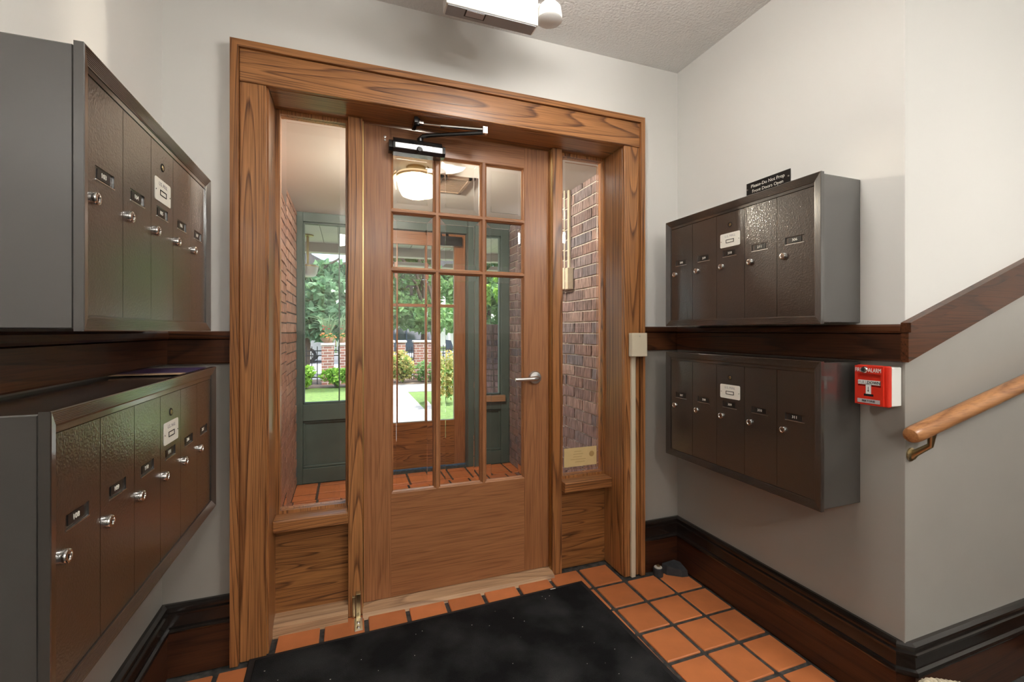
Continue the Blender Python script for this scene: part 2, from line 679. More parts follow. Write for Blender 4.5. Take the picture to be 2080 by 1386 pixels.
def text_mesh(s, size, align='CENTER', xs=1.0, depth=0.0004):
    k = (s, size, align, xs)
    if k in _tc:
        return _tc[k]
    cu = bpy.data.curves.new('lettering', 'FONT')
    cu.body = s
    cu.size = size
    cu.align_x = align
    cu.align_y = 'CENTER'
    cu.extrude = depth
    cu.resolution_u = 2
    ob = bpy.data.objects.new('lettering', cu)
    COL.objects.link(ob)
    bpy.context.view_layer.update()
    dg = bpy.context.evaluated_depsgraph_get()
    me = bpy.data.meshes.new_from_object(ob.evaluated_get(dg))
    bpy.data.objects.remove(ob, do_unlink=True)
    me.name = 'lettering'
    # lay it on the xz plane, facing -y
    for v in me.vertices:
        x, y, z = v.co
        v.co = (x * xs, -z, y)
    _tc[k] = me
    return me


def text(s, size, pos, mat, parent, align='CENTER', xs=1.0, bold=0.0, name='lettering'):
    """pos in the parent's local frame (already relative to the root)"""
    me = text_mesh(s, size, align, xs).copy()
    me.materials.clear()
    me.materials.append(M[mat])
    o = link(name, me, parent)
    off = OFF.get(parent.name, Vector())
    o.location = Vector(pos) - off
    return o


# ================================================================== the room shell
LW, RW, CZ = -0.587, 1.547, 2.45
SW = -0.975           # stair wall plane
SPL = 1.12            # height where the two paints meet (behind the chair rail)


def wall(name, x0, x1, y0, y1, label, holes=None):
    mb = MB()
    mb.box(x0, x1, y0, y1, 0, SPL, mi=1)
    mb.box(x0, x1, y0, y1, SPL, CZ, mi=0)
    return struct(mb.build(name, ['paint_up', 'paint_low']), label, 'wall')


# front wall with the doorway opening
OX0, OX1, OZ = -0.296, 1.244, 2.06
mb = MB()
for x0, x1 in ((LW - 0.1, OX0), (OX1, RW + 0.25)):
    mb.box(x0, x1, 0, 0.16, 0, SPL, mi=1)
    mb.box(x0, x1, 0, 0.16, SPL, CZ, mi=0)
mb.box(OX0, OX1, 0, 0.16, OZ, CZ, mi=0)
struct(mb.build('wall_front', ['paint_up', 'paint_low']), 'off-white over grey painted wall around the oak entrance', 'wall')
wall('wall_left', LW - 0.1, LW, -4.2, 0, 'off-white over grey wall carrying the two left mailbox units')
wall('wall_right', RW, RW + 0.25, SW + 0.0005, 0, 'off-white over grey wall carrying the mailboxes and the fire alarm')
mb = MB()
zs_ = [1.12, 1.12 + (3.4 - RW) * 0.345]
mb.prism([(RW + 0.0005, 0), (3.4, 0), (3.4, zs_[1]), (RW + 0.0005, zs_[0])], 'y', SW, SW + 0.249, mi=1)
mb.prism([(RW + 0.0005, zs_[0]), (3.4, zs_[1]), (3.4, CZ), (RW + 0.0005, CZ)], 'y', SW, SW + 0.249, mi=0)
struct(mb.build('wall_stair', ['paint_up', 'paint_low']), 'off-white over grey wall beside the stair handrail', 'wall')
wall('wall_stair_end', 3.4, 3.5, -4.2, SW + 0.25, 'plain wall at the end of the stair')
wall('wall_back', LW - 0.1, 3.5, -4.3, -4.2, 'plain wall at the back of the hall')
mb = MB()
mb.box(LW - 0.1, 3.5, -4.3, 0.16, CZ, CZ + 0.1)
struct(mb.build('ceiling', 'ceil'), 'grey-white stippled plaster ceiling over the hall', 'ceiling')

# floor slab with terracotta tiles
floor = MB().box(LW - 0.1, 3.5, -4.3, 0.20, -0.10, -0.006).build('floor', ['grout'])
struct(floor, 'square terracotta tiles with dark grout', 'floor')
PX, PY, GAP = 0.163, 0.165, 0.017
full = MB().box(GAP / 2, PX - GAP / 2, GAP / 2, PY - GAP / 2, -0.014, 0.0, bev=0.0025).mesh('tile', 'tile')


def tiles(parent, xj0, nx, yj0, ny, clip, skip=None):
    for i in range(nx):
        for j in range(ny):
            x0, y0 = xj0 + i * PX, yj0 + j * PY
            rect = (x0 + GAP / 2, x0 + PX - GAP / 2, y0 + GAP / 2, y0 + PY - GAP / 2)
            c = clip(rect)
            if c is None or c[1] - c[0] < 0.02 or c[3] - c[2] < 0.02:
                continue
            dz = random.uniform(-0.0012, 0.0012)
            if all(abs(a - b) < 1e-5 for a, b in zip(c, rect)):
                o = link('tile', full, parent)
                o.location = (x0, y0, dz)
            else:
                o = MB().box(c[0], c[1], c[2], c[3], -0.014, 0.0, bev=0.0025).build('tile', 'tile', parent)
                o.location.z = dz


def clip_hall(r):
    x0, x1, y0, y1 = r
    x0, x1 = max(x0, LW + 0.026), min(x1, RW - 0.030)
    if y1 > -0.03:
        cx = (x0 + x1) / 2
        if OX0 + 0.05 < cx < OX1 - 0.03:
            x0, x1 = max(x0, OX0 + 0.045), min(x1, OX1 - 0.04)
            y1 = min(y1, 0.114)
        else:
            y1 = min(y1, -0.028)
    return (x0, x1, y0, y1)


tiles(floor, 0.069 - 5 * PX, 14, -0.043 - 9 * PY, 10, clip_hall)


# ---- mouldings swept along the walls
def sweep(profile, path, i, mb, mi=0):
    """segment i of a polyline; interior is on the right of travel; profile = (depth, z)"""
    P = [Vector((p[0], p[1])) for p in path]

    def nrm(a, b):
        d = (b - a).normalized()
        return Vector((d.y, -d.x))
    na = nrm(P[i], P[i + 1])

    def miter(k):
        n0 = nrm(P[k - 1], P[k]) if k > 0 else None
        n1 = nrm(P[k], P[k + 1]) if k < len(P) - 1 else None
        if n0 is None:
            return n1
        if n1 is None:
            return n0
        s = (n0 + n1)
        return s / (1 + n0.dot(n1))
    A, B = [], []
    for d, z in profile:
        a = P[i] + miter(i) * d
        b = P[i + 1] + miter(i + 1) * d
        A.append(mb.bm.verts.new((a.x, a.y, z)))
        B.append(mb.bm.verts.new((b.x, b.y, z)))
    n = len(profile)
    mb._face(A, mi)
    mb._face(list(reversed(B)), mi)
    for k in range(n):
        j = (k + 1) % n
        mb._face([A[k], B[k], B[j], A[j]], mi)


BASE_BOARD = [(0, 0), (0.020, 0), (0.020, 0.152), (0, 0.152)]
BASE_CAP = [(0, 0.152), (0.029, 0.152), (0.031, 0.158), (0.029, 0.166), (0.021, 0.170), (0.019, 0.204), (0.025, 0.208), (0.026, 0.215),
            (0.018, 0.218), (0.018, 0.226), (0.021, 0.228), (0.020, 0.234), (0.010, 0.240), (0, 0.240)]


def rail_prof(z0, z1):
    h = z1 - z0
    return ([(0, z0), (0.018, z0), (0.020, z0 + 0.004), (0.020, z1 - 0.030), (0.016, z1 - 0.027), (0, z1 - 0.027)],
            [(0, z1 - 0.027), (0.024, z1 - 0.026), (0.027, z1 - 0.020), (0.026, z1 - 0.006), (0.022, z1), (0, z1)])


def axis_of(a, b):
    return 'x' if abs(b[0] - a[0]) > abs(b[1] - a[1]) else 'y'


pathL = [(LW, -4.1), (LW, 0.0), (-0.383, 0.0)]
pathR = [(1.326, 0.0), (RW, 0.0), (RW, SW + 0.020), (RW + 0.020, SW), (3.3, SW)]
for path, names in ((pathL, [('baseboard_left', 'left wall'), ('baseboard_front_left', 'front wall left of the door casing')]),
                    (pathR, [('baseboard_front_right', 'front wall right of the door casing'), ('baseboard_right', 'right wall'),
                             None, ('baseboard_stair', 'stair wall')])):
    for i, nm in enumerate(names):
        if nm is None:
            continue
        segs = [i] if nm[0] != 'baseboard_right' else [i, i + 1]
        ax = axis_of(path[i], path[i + 1])
        mb = MB()
        for s in segs:
            sweep(BASE_BOARD, path, s, mb)
        b = mb.build(nm[0], 'base_' + ax)
        struct(b, 'tall dark-stained baseboard along the ' + nm[1], 'baseboard')
        mb = MB()
        for s in segs:
            sweep(BASE_CAP, path, s, mb)
        mb.build('cap_moulding', 'cap_' + ax, b)

tn = [0]


def trim(label, mb, mats):
    tn[0] += 1
    return struct(mb.build('trim_%d' % tn[0], mats), label, 'trim')


pathR2 = [(1.326, 0.0), (RW, 0.0), (RW, SW - 0.002)]
for path, zs, segs in ((pathL, (1.050, 1.161), [(0, 'left wall between the two mailbox units'), (1, 'front wall left of the oak casing')]),
                       (pathR2, (1.069, 1.182), [(0, 'front wall right of the oak casing'), (1, 'right wall between the two mailbox units')])):
    lo, hi = rail_prof(*zs)
    for s, where in segs:
        ax = axis_of(path[s], path[s + 1])
        mb = MB()
        sweep(lo, path, s, mb)
        t = trim('dark wooden chair rail on the ' + where, mb, 'dark_' + ax)
        mb = MB()
        sweep(hi, path, s, mb)
        mb.build('rail_cap', 'dark_' + ax, t)
# rising rail on the stair wall
mb = MB()
x0, x1 = RW - 0.020, 3.3
s = 0.345


def slope_board(mb, d0, d1, za, zb, x0, x1, s):
    pts = [(x0, za), (x1, za + (x1 - x0) * s), (x1, zb + (x1 - x0) * s), (x0, zb)]
    mb.prism(pts, 'y', SW - d1, SW - d0)


slope_board(mb, 0, 0.020, 1.071, 1.156, x0, 2.9, s)
t = trim('dark wooden rail rising with the stair', mb, 'dark_x')
mb = MB()
slope_board(mb, 0, 0.026, 1.158, 1.186, x0, 2.9, s)
mb.build('rail_cap', 'dark_x', t)


# ================================================================== entrance: casing, jambs, sidelights, door
tn[0] += 1
cas = root('trim_%d' % tn[0], (0.474, 0, 0), 'wide golden oak casing around the entrance', 'door casing', kind='structure')
MB().box(-0.356, -0.274, -0.022, 0.002, 0, 2.036, bev=0.002).build('casing_board', 'oak_z', cas)
MB().box(1.222, 1.304, -0.022, 0.002, 0, 2.036, bev=0.002).build('casing_board', 'oak_z', cas)
MB().box(-0.356, 1.304, -0.027, 0.002, 2.036, 2.150, bev=0.002).build('header_board', 'oak_x', cas)
MB().prism([(-0.383, 0), (-0.357, 0), (-0.357, 2.151), (-0.383, 2.176)], 'y', -0.037, 0.002).build('back_band', 'oak_z', cas)
MB().prism([(1.305, 0), (1.327, 0), (1.327, 2.176), (1.305, 2.151)], 'y', -0.037, 0.002).build('back_band', 'oak_z', cas)
MB().prism([(-0.383, 2.176), (-0.357, 2.151), (1.305, 2.151), (1.327, 2.176)], 'y', -0.037, 0.002).build('back_band', 'oak_x', cas)
MB().box(-0.296, -0.268, -0.006, 0.21, 0, 2.06, bev=0.002).build('jamb', 'oak_z', cas)
MB().box(1.219, 1.244, -0.006, 0.21, 0, 2.06, bev=0.002).build('jamb', 'oak_z', cas)
MB().box(-0.268, 1.219, -0.010, 0.21, 2.034, 2.06, bev=0.002).build('head_jamb', 'oak_x', cas)
MB().box(0.0, 0.056, 0.112, 0.205, 0, 2.034, bev=0.002).build('mullion_post', 'oak_z', cas)
MB().box(0.914, 0.962, 0.112, 0.205, 0, 2.034, bev=0.002).build('mullion_post', 'oak_z', cas)
MB().box(0.0565, 0.0605, 0.132, 0.150, 0.02, 2.03).build('weather_strip', 'brass', cas)
MB().box(0.9095, 0.9135, 0.126, 0.150, 0.02, 2.03).build('weather_strip', 'brass', cas)
MB().prism([(0.082, -0.006), (0.21, -0.006), (0.21, 0.024), (0.15, 0.024), (0.10, 0.012)], 'x', 0.056, 0.914).build('threshold', 'bleached', cas)
# floor bolt on the left mullion
b = MB()
b.box(0.016, 0.028, 0.098, 0.112, 0.002, 0.085, bev=0.001)
b.box(0.030, 0.048, 0.088, 0.112, 0.002, 0.100, bev=0.001)
bolt = b.build('floor_bolt', 'brass_old', cas)
b = MB()
b.box(0.024, 0.054, 0.012, 0.092, 0.0, 0.003, bev=0.0008)
b.lathe([(0.007, 0.003), (0.007, 0.006), (0.003, 0.008)], (0.039, 0.032, 0), n=10)
b.lathe([(0.007, 0.003), (0.007, 0.006), (0.003, 0.008)], (0.039, 0.062, 0), n=10)
b.build('strike_plate', 'zinc', bolt)


def bevel_pane(x0, x1, z0, z1, yf, th, w, dep, name, parent):
    """glass slab whose front edge is ground to a shallow bevel; front at yf, back at yf+th"""
    mb = MB()
    V = mb.bm.verts.new
    o = [V((x, yf + dep, z)) for x, z in ((x0, z0), (x1, z0), (x1, z1), (x0, z1))]
    i = [V((x, yf, z)) for x, z in ((x0 + w, z0 + w), (x1 - w, z0 + w), (x1 - w, z1 - w), (x0 + w, z1 - w))]
    ob = [V((x, yf + th, z)) for x, z in ((x0, z0), (x1, z0), (x1, z1), (x0, z1))]
    ib = [V((x, yf + th, z)) for x, z in ((x0 + w, z0 + w), (x1 - w, z0 + w), (x1 - w, z1 - w), (x0 + w, z1 - w))]
    mb._face(i, 0)
    mb._face(list(reversed(ib)), 0)
    for k in range(4):
        j = (k + 1) % 4
        mb._face([o[k], o[j], i[j], i[k]], 1)
        mb._face([ob[j], ob[k], ib[k], ib[j]], 1)
        mb._face([o[j], o[k], ob[k], ob[j]], 1)
    return mb.build(name, ['glass', 'glass_bevel'], parent)


def sidelight(name, x0, x1, gx0, gx1, label, shoe):
    r = root(name, ((x0 + x1) / 2, 0.16, 0), label, 'window', kind='structure')
    gz0, gz1 = 0.452, 2.018
    mb = MB()
    mb.box(x0, gx0, 0.150, 0.20, 0.44, 2.034)
    mb.box(gx1, x1, 0.150, 0.20, 0.44, 2.034)
    mb.box(gx0, gx1, 0.150, 0.20, gz1, 2.034)
    mb.box(gx0, gx1, 0.150, 0.20, 0.436, gz0)
    mb.build('glazing_bead', 'oak_z', r)
    bevel_pane(gx0, gx1, gz0, gz1, 0.166, 0.006, 0.022, 0.0013, 'pane', r)
    mb = MB()
    mb.box(x0, x1, 0.078, 0.152, 0.394, 0.440, bev=0.004, seg=2)
    mb.build('sill', 'oak_x', r)
    MB().box(x0, x1, 0.150, 0.20, 0.0, 0.436).build('kick_panel', 'oakp_x', r)
    if shoe:
        MB().prism([(0.082, -0.006), (0.150, -0.006), (0.150, 0.052), (0.120, 0.048), (0.088, 0.030)], 'x', x0, x1).build('shoe', 'bleached', r)
    return r


sidelight('window_1', -0.268, 0.0, -0.252, -0.010, 'tall bevelled sidelight between the left casing and the door', True)
w2 = sidelight('window_2', 0.962, 1.219, 0.984, 1.210, 'tall bevelled sidelight showing the brick wall and a yellow sticker', False)
st = MB().box(1.000, 1.182, 0.1646, 0.1658, 0.487, 0.580).build('sticker', 'sticker', w2)
st['label'] = 'pale yellow sticker with a round seal'
mb = MB()
mb.lathe([(0.0, -0.0006), (0.014, -0.0006), (0.014, 0.0)], (1.154, 0.1646, 0.543), axis='y', n=24)
for k, (xa, xb) in enumerate(((1.056, 1.094), (1.05, 1.105), (1.05, 1.098), (1.035, 1.12), (1.06, 1.115))):
    mb.box(xa, xb, 0.1641, 0.1646, 0.560 - k * 0.013, 0.5620 - k * 0.013)
mb.build('seal_print', 'stickerprint', st)

# ---- inner door
door = root('door_1', (0.486, 0.17, 0), 'oak entrance door with nine bevelled glass panes', 'door', kind='structure')
DY0, DY1 = 0.150, 0.194
DXL, DXR, GX0, GX1 = 0.061, 0.909, 0.172, 0.783
DZ0, DZ1, GZ0, GZ1 = 0.026, 2.030, 0.466, 1.932
MB().box(DXL, GX0, DY0, DY1, DZ0, DZ1, bev=0.0012).build('stile', 'oakd_z', door)
MB().box(GX1, DXR, DY0, DY1, DZ0, DZ1, bev=0.0012).build('stile', 'oakd_z', door)
MB().box(GX0, GX1, DY0, DY1, GZ1, DZ1, bev=0.0008).build('top_rail', 'oakd_x', door)
MB().box(GX0, GX1, DY0, DY1, DZ0, GZ0, bev=0.0008).build('bottom_rail', 'oakd_x', door)
VB = [(0.353, 0.387), (0.567, 0.601)]
HB = [(1.412, 1.439), (1.664, 1.691)]


def vbar(mb, xa, xb, z0, z1):
    xc = (xa + xb) / 2
    pr = [(xa, 0.168), (xa + 0.002, 0.160), (xc - 0.008, 0.155), (xc - 0.006, 0.1495), (xc + 0.006, 0.1495), (xc + 0.008, 0.155), (xb - 0.002, 0.160),
          (xb, 0.168), (xb, 0.178), (xb - 0.004, 0.188), (xa + 0.004, 0.188), (xa, 0.178)]
    mb.prism(pr, 'z', z0, z1)


def hbar(mb, za, zb, x0, x1):
    zc = (za + zb) / 2
    pr = [(0.168, za), (0.160, za + 0.002), (0.155, zc - 0.007), (0.1493, zc - 0.005), (0.1493, zc + 0.005), (0.155, zc + 0.007), (0.160, zb - 0.002),
          (0.168, zb), (0.178, zb), (0.188, zb - 0.004), (0.188, za + 0.004), (0.178, za)]
    mb.prism(pr, 'x', x0, x1)


for xa, xb in VB:
    mb = MB()
    vbar(mb, xa, xb, GZ0, GZ1)
    mb.build('muntin', 'oakd_z', door)
for za, zb in HB:
    mb = MB()
    hbar(mb, za, zb, GX0, GX1)
    mb.build('muntin', 'oakd_x', door)
# ovolo sticking round the glazed opening
mb = MB()
for xa, sg in ((GX0, 1), (GX1, -1)):
    mb.prism([(xa, 0.1495), (xa + sg * 0.003, 0.1515), (xa + sg * 0.004, 0.158), (xa + sg * 0.010, 0.163), (xa + sg * 0.010, 0.168), (xa, 0.168)], 'z', GZ0, GZ1)
mb.build('glazing_bead', 'oakd_z', door)
mb = MB()
for za, sg in ((GZ0, 1), (GZ1, -1)):
    mb.prism([(0.1495, za), (0.1515, za + sg * 0.003), (0.158, za + sg * 0.004), (0.163, za + sg * 0.010), (0.168, za + sg * 0.010), (0.168, za)], 'x', GX0, GX1)
mb.build('glazing_bead', 'oakd_x', door)
cols = [(GX0, VB[0][0]), (VB[0][1], VB[1][0]), (VB[1][1], GX1)]
rows = [(GZ0, HB[0][0]), (HB[0][1], HB[1][0]), (HB[1][1], GZ1)]
for a, b_ in cols:
    for c, d in rows:
        bevel_pane(a, b_, c, d, 0.169, 0.006, 0.024, 0.0014, 'pane', door)
# lever handle
mb = MB()
mb.lathe([(0.031, 0.150), (0.031, 0.141), (0.027, 0.136), (0.013, 0.134), (0.012, 0.105), (0.0, 0.104)], (0.836, 0, 0.940), axis='y', n=28)
h = smooth_by_angle(mb.build('lever_handle', 'zinc', door))
mb = MB()
mb.tube([(0.836, 0.112, 0.940), (0.826, 0.100, 0.940), (0.806, 0.096, 0.9395), (0.765, 0.097, 0.938), (0.722, 0.105, 0.937)], [0.012, 0.012, 0.010, 0.009, 0.0085], 12)
smooth_by_angle(mb.build('lever', 'zinc', h))
# door closer
mb = MB()
mb.prism([(0.150, 1.912), (0.098, 1.909), (0.086, 1.922), (0.086, 1.945), (0.094, 1.962), (0.106, 1.972), (0.150, 1.976)], 'x', 0.176, 0.380)
for xa, xb in ((0.160, 0.176), (0.380, 0.396)):
    mb.prism([(0.150, 1.918), (0.112, 1.916), (0.100, 1.928), (0.104, 1.956), (0.120, 1.966), (0.150, 1.968)], 'x', xa, xb)
clo = mb.build('door_closer', 'blackmetal', door)
clo['label'] = 'black hydraulic door closer'
mb = MB()
mb.lathe([(0.0, 0.076), (0.009, 0.076), (0.013, 0.082), (0.013, 0.094)], (0.283, 0, 1.925), axis='y', n=16)
mb.build('valve_cap', 'blackpl', clo)
mb = MB()
mb.box(0.184, 0.335, 0.0845, 0.090, 1.924, 1.944)
mb.build('closer_plate', 'zinc', clo)
mb = MB()
mb.lathe([(0.014, 1.972), (0.014, 1.984), (0.009, 1.990)], (0.290, 0.118, 0), n=14)
mb.tube([(0.290, 0.118, 1.986), (0.300, 0.106, 1.993), (0.33, 0.095, 1.997), (0.545, 0.004, 2.003)], [0.009, 0.009, 0.0085, 0.0085], 10)
mb.build('closer_arm', 'blackmetal', clo)
mb = MB()
mb.tube([(0.285, 0.034, 2.014), (0.36, 0.028, 2.014)], 0.0045, 8)
mb.tube([(0.36, 0.028, 2.014), (0.535, 0.006, 2.017)], 0.0075, 10)
mb.box(0.533, 0.556, -0.006, 0.014, 1.996, 2.027, bev=0.002)
mb.box(0.270, 0.292, 0.026, 0.042, 2.008, 2.021, bev=0.002)
mb.build('closer_rod', 'chrome', clo)
mb = MB()
mb.box(0.252, 0.268, 0.02, 0.10, 2.008, 2.034, bev=0.002)
mb.lathe([(0.011, 2.004), (0.011, 2.03)], (0.266, 0.034, 0), n=12)
mb.build('arm_bracket', 'blackmetal', clo)
mb = MB()
mb.lathe([(0.0, 0.144), (0.005, 0.145), (0.006, 0.150)], (0.147, 0, 1.985), axis='y', n=10)
mb.lathe([(0.0, 0.146), (0.004, 0.146), (0.005, 0.150)], (0.147, 0, 1.972), axis='y', n=10)
mb.build('screw', 'zinc', door)


# ================================================================== mailbox units
def mailbox(name, side, loc, L, H, numbers, master, label, group='wall-mounted apartment mailbox units'):
    rz = R(-90) if side == 'right' else R(90)
    r = root(name, loc, label, 'mailbox', rz, group, local=True)
    D = 0.187
    # body (thin sheet box, a little inside the frame's flange)
    mb = MB()
    mb.box(0.004, L - 0.004, -D + 0.016, -0.0005, 0.004, H - 0.004, bev=0.002)
    mb.build('body', 'mb_body', r)
    # fluted frame, mitred at the corners: four rails
    fw = 0.026
    prof = [(0.0, -D + 0.014), (0.0, -D + 0.001), (0.0015, -D)]
    nfl = 8
    for k in range(nfl):
        u = 0.002 + (fw - 0.004) * k / nfl
        st_ = (fw - 0.004) / nfl
        yy = -D + 0.006 * (k / nfl)
        prof += [(u + st_ * 0.15, yy), (u + st_ * 0.7, yy + 0.0002), (u + st_ * 0.85, yy + 0.0012)]
    prof += [(fw, -D + 0.007), (fw, -D + 0.014)]

    def frame_side(a, b_, inx, inz):
        # a, b_: outer corners (x, z); inward direction handled by mitre at 45 degrees
        mb = MB()
        A, B = [], []
        dx = 1 if b_[0] > a[0] else (-1 if b_[0] < a[0] else 0)
        dz = 1 if b_[1] > a[1] else (-1 if b_[1] < a[1] else 0)
        for u, y in prof:
            A.append(mb.bm.verts.new((a[0] + inx * u + dx * u, y, a[1] + inz * u + dz * u)))
            B.append(mb.bm.verts.new((b_[0] + inx * u - dx * u, y, b_[1] + inz * u - dz * u)))
        n = len(prof)
        mb._face(A)
        mb._face(list(reversed(B)))
        for k in range(n):
            j = (k + 1) % n
            mb._face([A[k], A[j], B[j], B[k]])
        mb.build('frame_rail', 'mb_frame', r)
    frame_side((0, 0), (L, 0), 0, 1)
    frame_side((0, H), (L, H), 0, -1)
    frame_side((0, 0), (0, H), 1, 0)
    frame_side((L, 0), (L, H), -1, 0)
    n = len(numbers)
    pitch = (L - 2 * fw) / n
    z0, z1 = fw + 0.001, H - fw - 0.012
    # strip above the doors
    MB().box(fw, L - fw, -D + 0.0085, -D + 0.017, z1 + 0.0015, H - fw, bev=0.0006).build('top_strip', 'mb_frame', r)
    zl = H * 0.487
    zlab = zl + 0.048
    for i, num in enumerate(numbers):
        xa = fw + i * pitch + 0.0008
        xb = fw + (i + 1) * pitch - 0.0008
        yf, yb = -D + 0.010, -D + 0.017
        lx0, lx1 = xa + 0.030, xa + 0.097
        lz0, lz1 = zlab - 0.012, zlab + 0.012
        # door face with a real recess for the name slot
        mb = MB()
        xs, zs = [xa, lx0, lx1, xb], [z0, lz0, lz1, z1]
        G = [[mb.bm.verts.new((x, yf, z)) for x in xs] for z in zs]
        for a in range(3):
            for c in range(3):
                if a == 1 and c == 1:
                    continue
                mb._face([G[a][c], G[a][c + 1], G[a + 1][c + 1], G[a + 1][c]])
        q = [(1, 1), (1, 2), (2, 2), (2, 1)]
        rec = [mb.bm.verts.new((xs[c], yf + 0.003, zs[a])) for a, c in q]
        mb._face(rec)
        for k in range(4):
            j = (k + 1) % 4
            mb._face([G[q[k][0]][q[k][1]], G[q[j][0]][q[j][1]], rec[j], rec[k]])
        ring = [(0, 0), (0, 3), (3, 3), (3, 0)]
        edge = {0: [(0, 0), (0, 1), (0, 2), (0, 3)], 1: [(0, 3), (1, 3), (2, 3), (3, 3)], 2: [(3, 3), (3, 2), (3, 1), (3, 0)],
                3: [(3, 0), (2, 0), (1, 0), (0, 0)]}
        for k in range(4):
            e = edge[k]
            bk = [mb.bm.verts.new((xs[c], yb, zs[a])) for a, c in e]
            for t in range(3):
                mb._face([G[e[t][0]][e[t][1]], bk[t], bk[t + 1], G[e[t + 1][0]][e[t + 1][1]]])
        dr = mb.build('door', 'mb_door', r)
        # name slot: black number strip, bright lower lip
        MB().box(lx0 + 0.011, lx1 - 0.011, yf + 0.0016, yf + 0.0028, lz0 + 0.004, lz1 - 0.003).build('number_strip', 'blackpl', dr)
        text(num, 0.0125, (xa + 0.0625, yf + 0.0013, zlab + 0.0005), 'offwhite', dr, xs=1.05, name='unit_number')
        MB().box(lx0, lx1, yf - 0.0012, yf + 0.0022, lz0 - 0.0012, lz0 + 0.0006).build('slot_lip', 'zinc', dr)
        # cam lock
        mb = MB()
        lx = xa + 0.024
        mb.lathe([(0.0115, 0.0), (0.0115, -0.0055), (0.0105, -0.0075), (0.0085, -0.0085), (0.0065, -0.0085), (0.0062, -0.0070), (0.0, -0.0070)],
                 (lx, yf, zl), axis='y', n=20)
        lk = smooth_by_angle(mb.build('lock', 'chrome', dr))
        MB().box(lx - 0.0007, lx + 0.0007, yf - 0.0076, yf - 0.0068, zl - 0.004, zl + 0.003).build('keyhole', 'void', dr)
        if i == master:
            xc = (xa + xb) / 2
            zm = z1 - 0.046
            mb = MB()
            mb.lathe([(0.0095, 0.0), (0.0095, -0.0012), (0.0078, -0.0016), (0.0072, -0.0002)], (xc - 0.001, yf, zm), axis='y', n=20)
            mb.build('master_lock_ring', 'void', dr)
            MB().lathe([(0.0066, -0.0003), (0.0055, -0.0014), (0.0, -0.0014)], (xc, yf, zm - 0.0005), axis='y', n=16).build('master_lock', 'brass_old', dr)
            pz0 = zlab + 0.024
            pz1 = pz0 + 0.053
            mb = MB()
            pts = []
            rr = 0.005
            for cx, cz, a0 in ((xc + 0.047 - rr, pz0 + rr, -90), (xc + 0.047 - rr, pz1 - rr, 0), (xc - 0.047 + rr, pz1 - rr, 90), (xc - 0.047 + rr, pz0 + rr, 180)):
                for k in range(4):
                    a = R(a0 + 30 * k)
                    pts.append((cx + rr * math.cos(a), cz + rr * math.sin(a)))
            mb.prism(pts, 'y', yf - 0.0012, yf)
            mb.build('mail_plate', 'offwhite', dr)
            text('U.S. MAIL', 0.0125, (xc, yf - 0.0013, pz1 - 0.012), 'silver', dr, name='plate_lettering')
            mb = MB()
            zc = pz0 + 0.022
            for xa_, xb_, za_, zb_ in ((-0.019, 0.019, 0.0045, 0.0065), (-0.019, 0.019, -0.0065, -0.0045), (-0.019, -0.017, -0.0065, 0.0065), (0.017, 0.019, -0.0065, 0.0065)):
                mb.box(xc + xa_, xc + xb_, yf - 0.002, yf - 0.001, zc + za_, zc + zb_)
            mb.build('plate_frame', 'void', dr)
            for sx in (-0.042, 0.042):
                MB().lathe([(0.0, -0.0022), (0.0014, -0.0020), (0.0016, -0.001)], (xc + sx, yf, pz0 + 0.024), axis='y', n=8).build('plate_screw', 'void', dr)
    return r


mailbox('mailbox_unit', 'left', (LW, -0.903, 1.162), 0.713, 0.468, ['103', '104', '105', '106', '107'], 2,
        'dark bronze five-door mailbox unit above the rail, opposite the sign')
mailbox('mailbox_unit', 'left', (LW, -0.990, 0.598), 0.858, 0.449, ['108', '109', '110', '111', '206', '207'], 3,
        'dark bronze six-door mailbox unit with a leaflet lying on top')
mailbox('mailbox_unit', 'right', (RW, -0.142, 1.184), 0.715, 0.469, ['208', '209', '210', '211', '306'], 2,
        'dark bronze five-door mailbox unit under the small black sign')
mailbox('mailbox_unit', 'right', (RW, -0.142, 0.606), 0.715, 0.462, ['307', '308', '309', '310', '311'], 2,
        'dark bronze five-door mailbox unit beside the red fire alarm')

# leaflet on the lower left unit
lf = root('leaflet', (-0.50, -0.27, 1.047), 'purple and tan printed leaflet lying on the six-door mailbox unit', 'leaflet')
MB().box(-0.570, -0.418, -0.36, -0.17, 1.0472, 1.0484).build('sheet', 'purple', lf)
MB().box(-0.570, -0.418, -0.405, -0.36, 1.0472, 1.0484).build('tan_border', 'tan', lf)

# ---- black sign
sg = root('sign', (RW, -0.417, 1.655), 'small black sign with cream lettering above the right mailboxes', 'sign', R(-90), local=True)
MB().box(0, 0.195, -0.004, -0.0005, -0.001, 0.112, bev=0.0006).build('plate', 'blackpl', sg)
text('Please-Do Not Prop', 0.0185, (0.0975, -0.0042, 0.0945), 'offwhite', sg, xs=0.98)
text('Front Doors Open', 0.0185, (0.0975, -0.0042, 0.0735), 'offwhite', sg, xs=0.98)
for sx in (0.006, 0.188):
    MB().lathe([(0.0, -0.0062), (0.0025, -0.006), (0.003, -0.004)], (sx, 0, 0.086), axis='y', n=10).build('screw', 'zinc', sg)

# ---- fire alarm pull station
fa = root('fire_alarm', (RW, -0.878, 0.936), 'red and white fire alarm pull station on the right wall', 'fire alarm', R(-90), local=True)
FW_, FH = 0.090, 0.122
MB().box(0.001, FW_ - 0.001, -0.045, -0.0005, 0.002, FH - 0.004, bev=0.003, seg=2).build('back_box', 'white', fa)
mb = MB()
yF, yB = -0.070, -0.045
mb.box(0, FW_, -0.062, yB, 0, FH, bev=0.004, seg=2)
mb.build('housing', 'red', fa)
hz = MB()
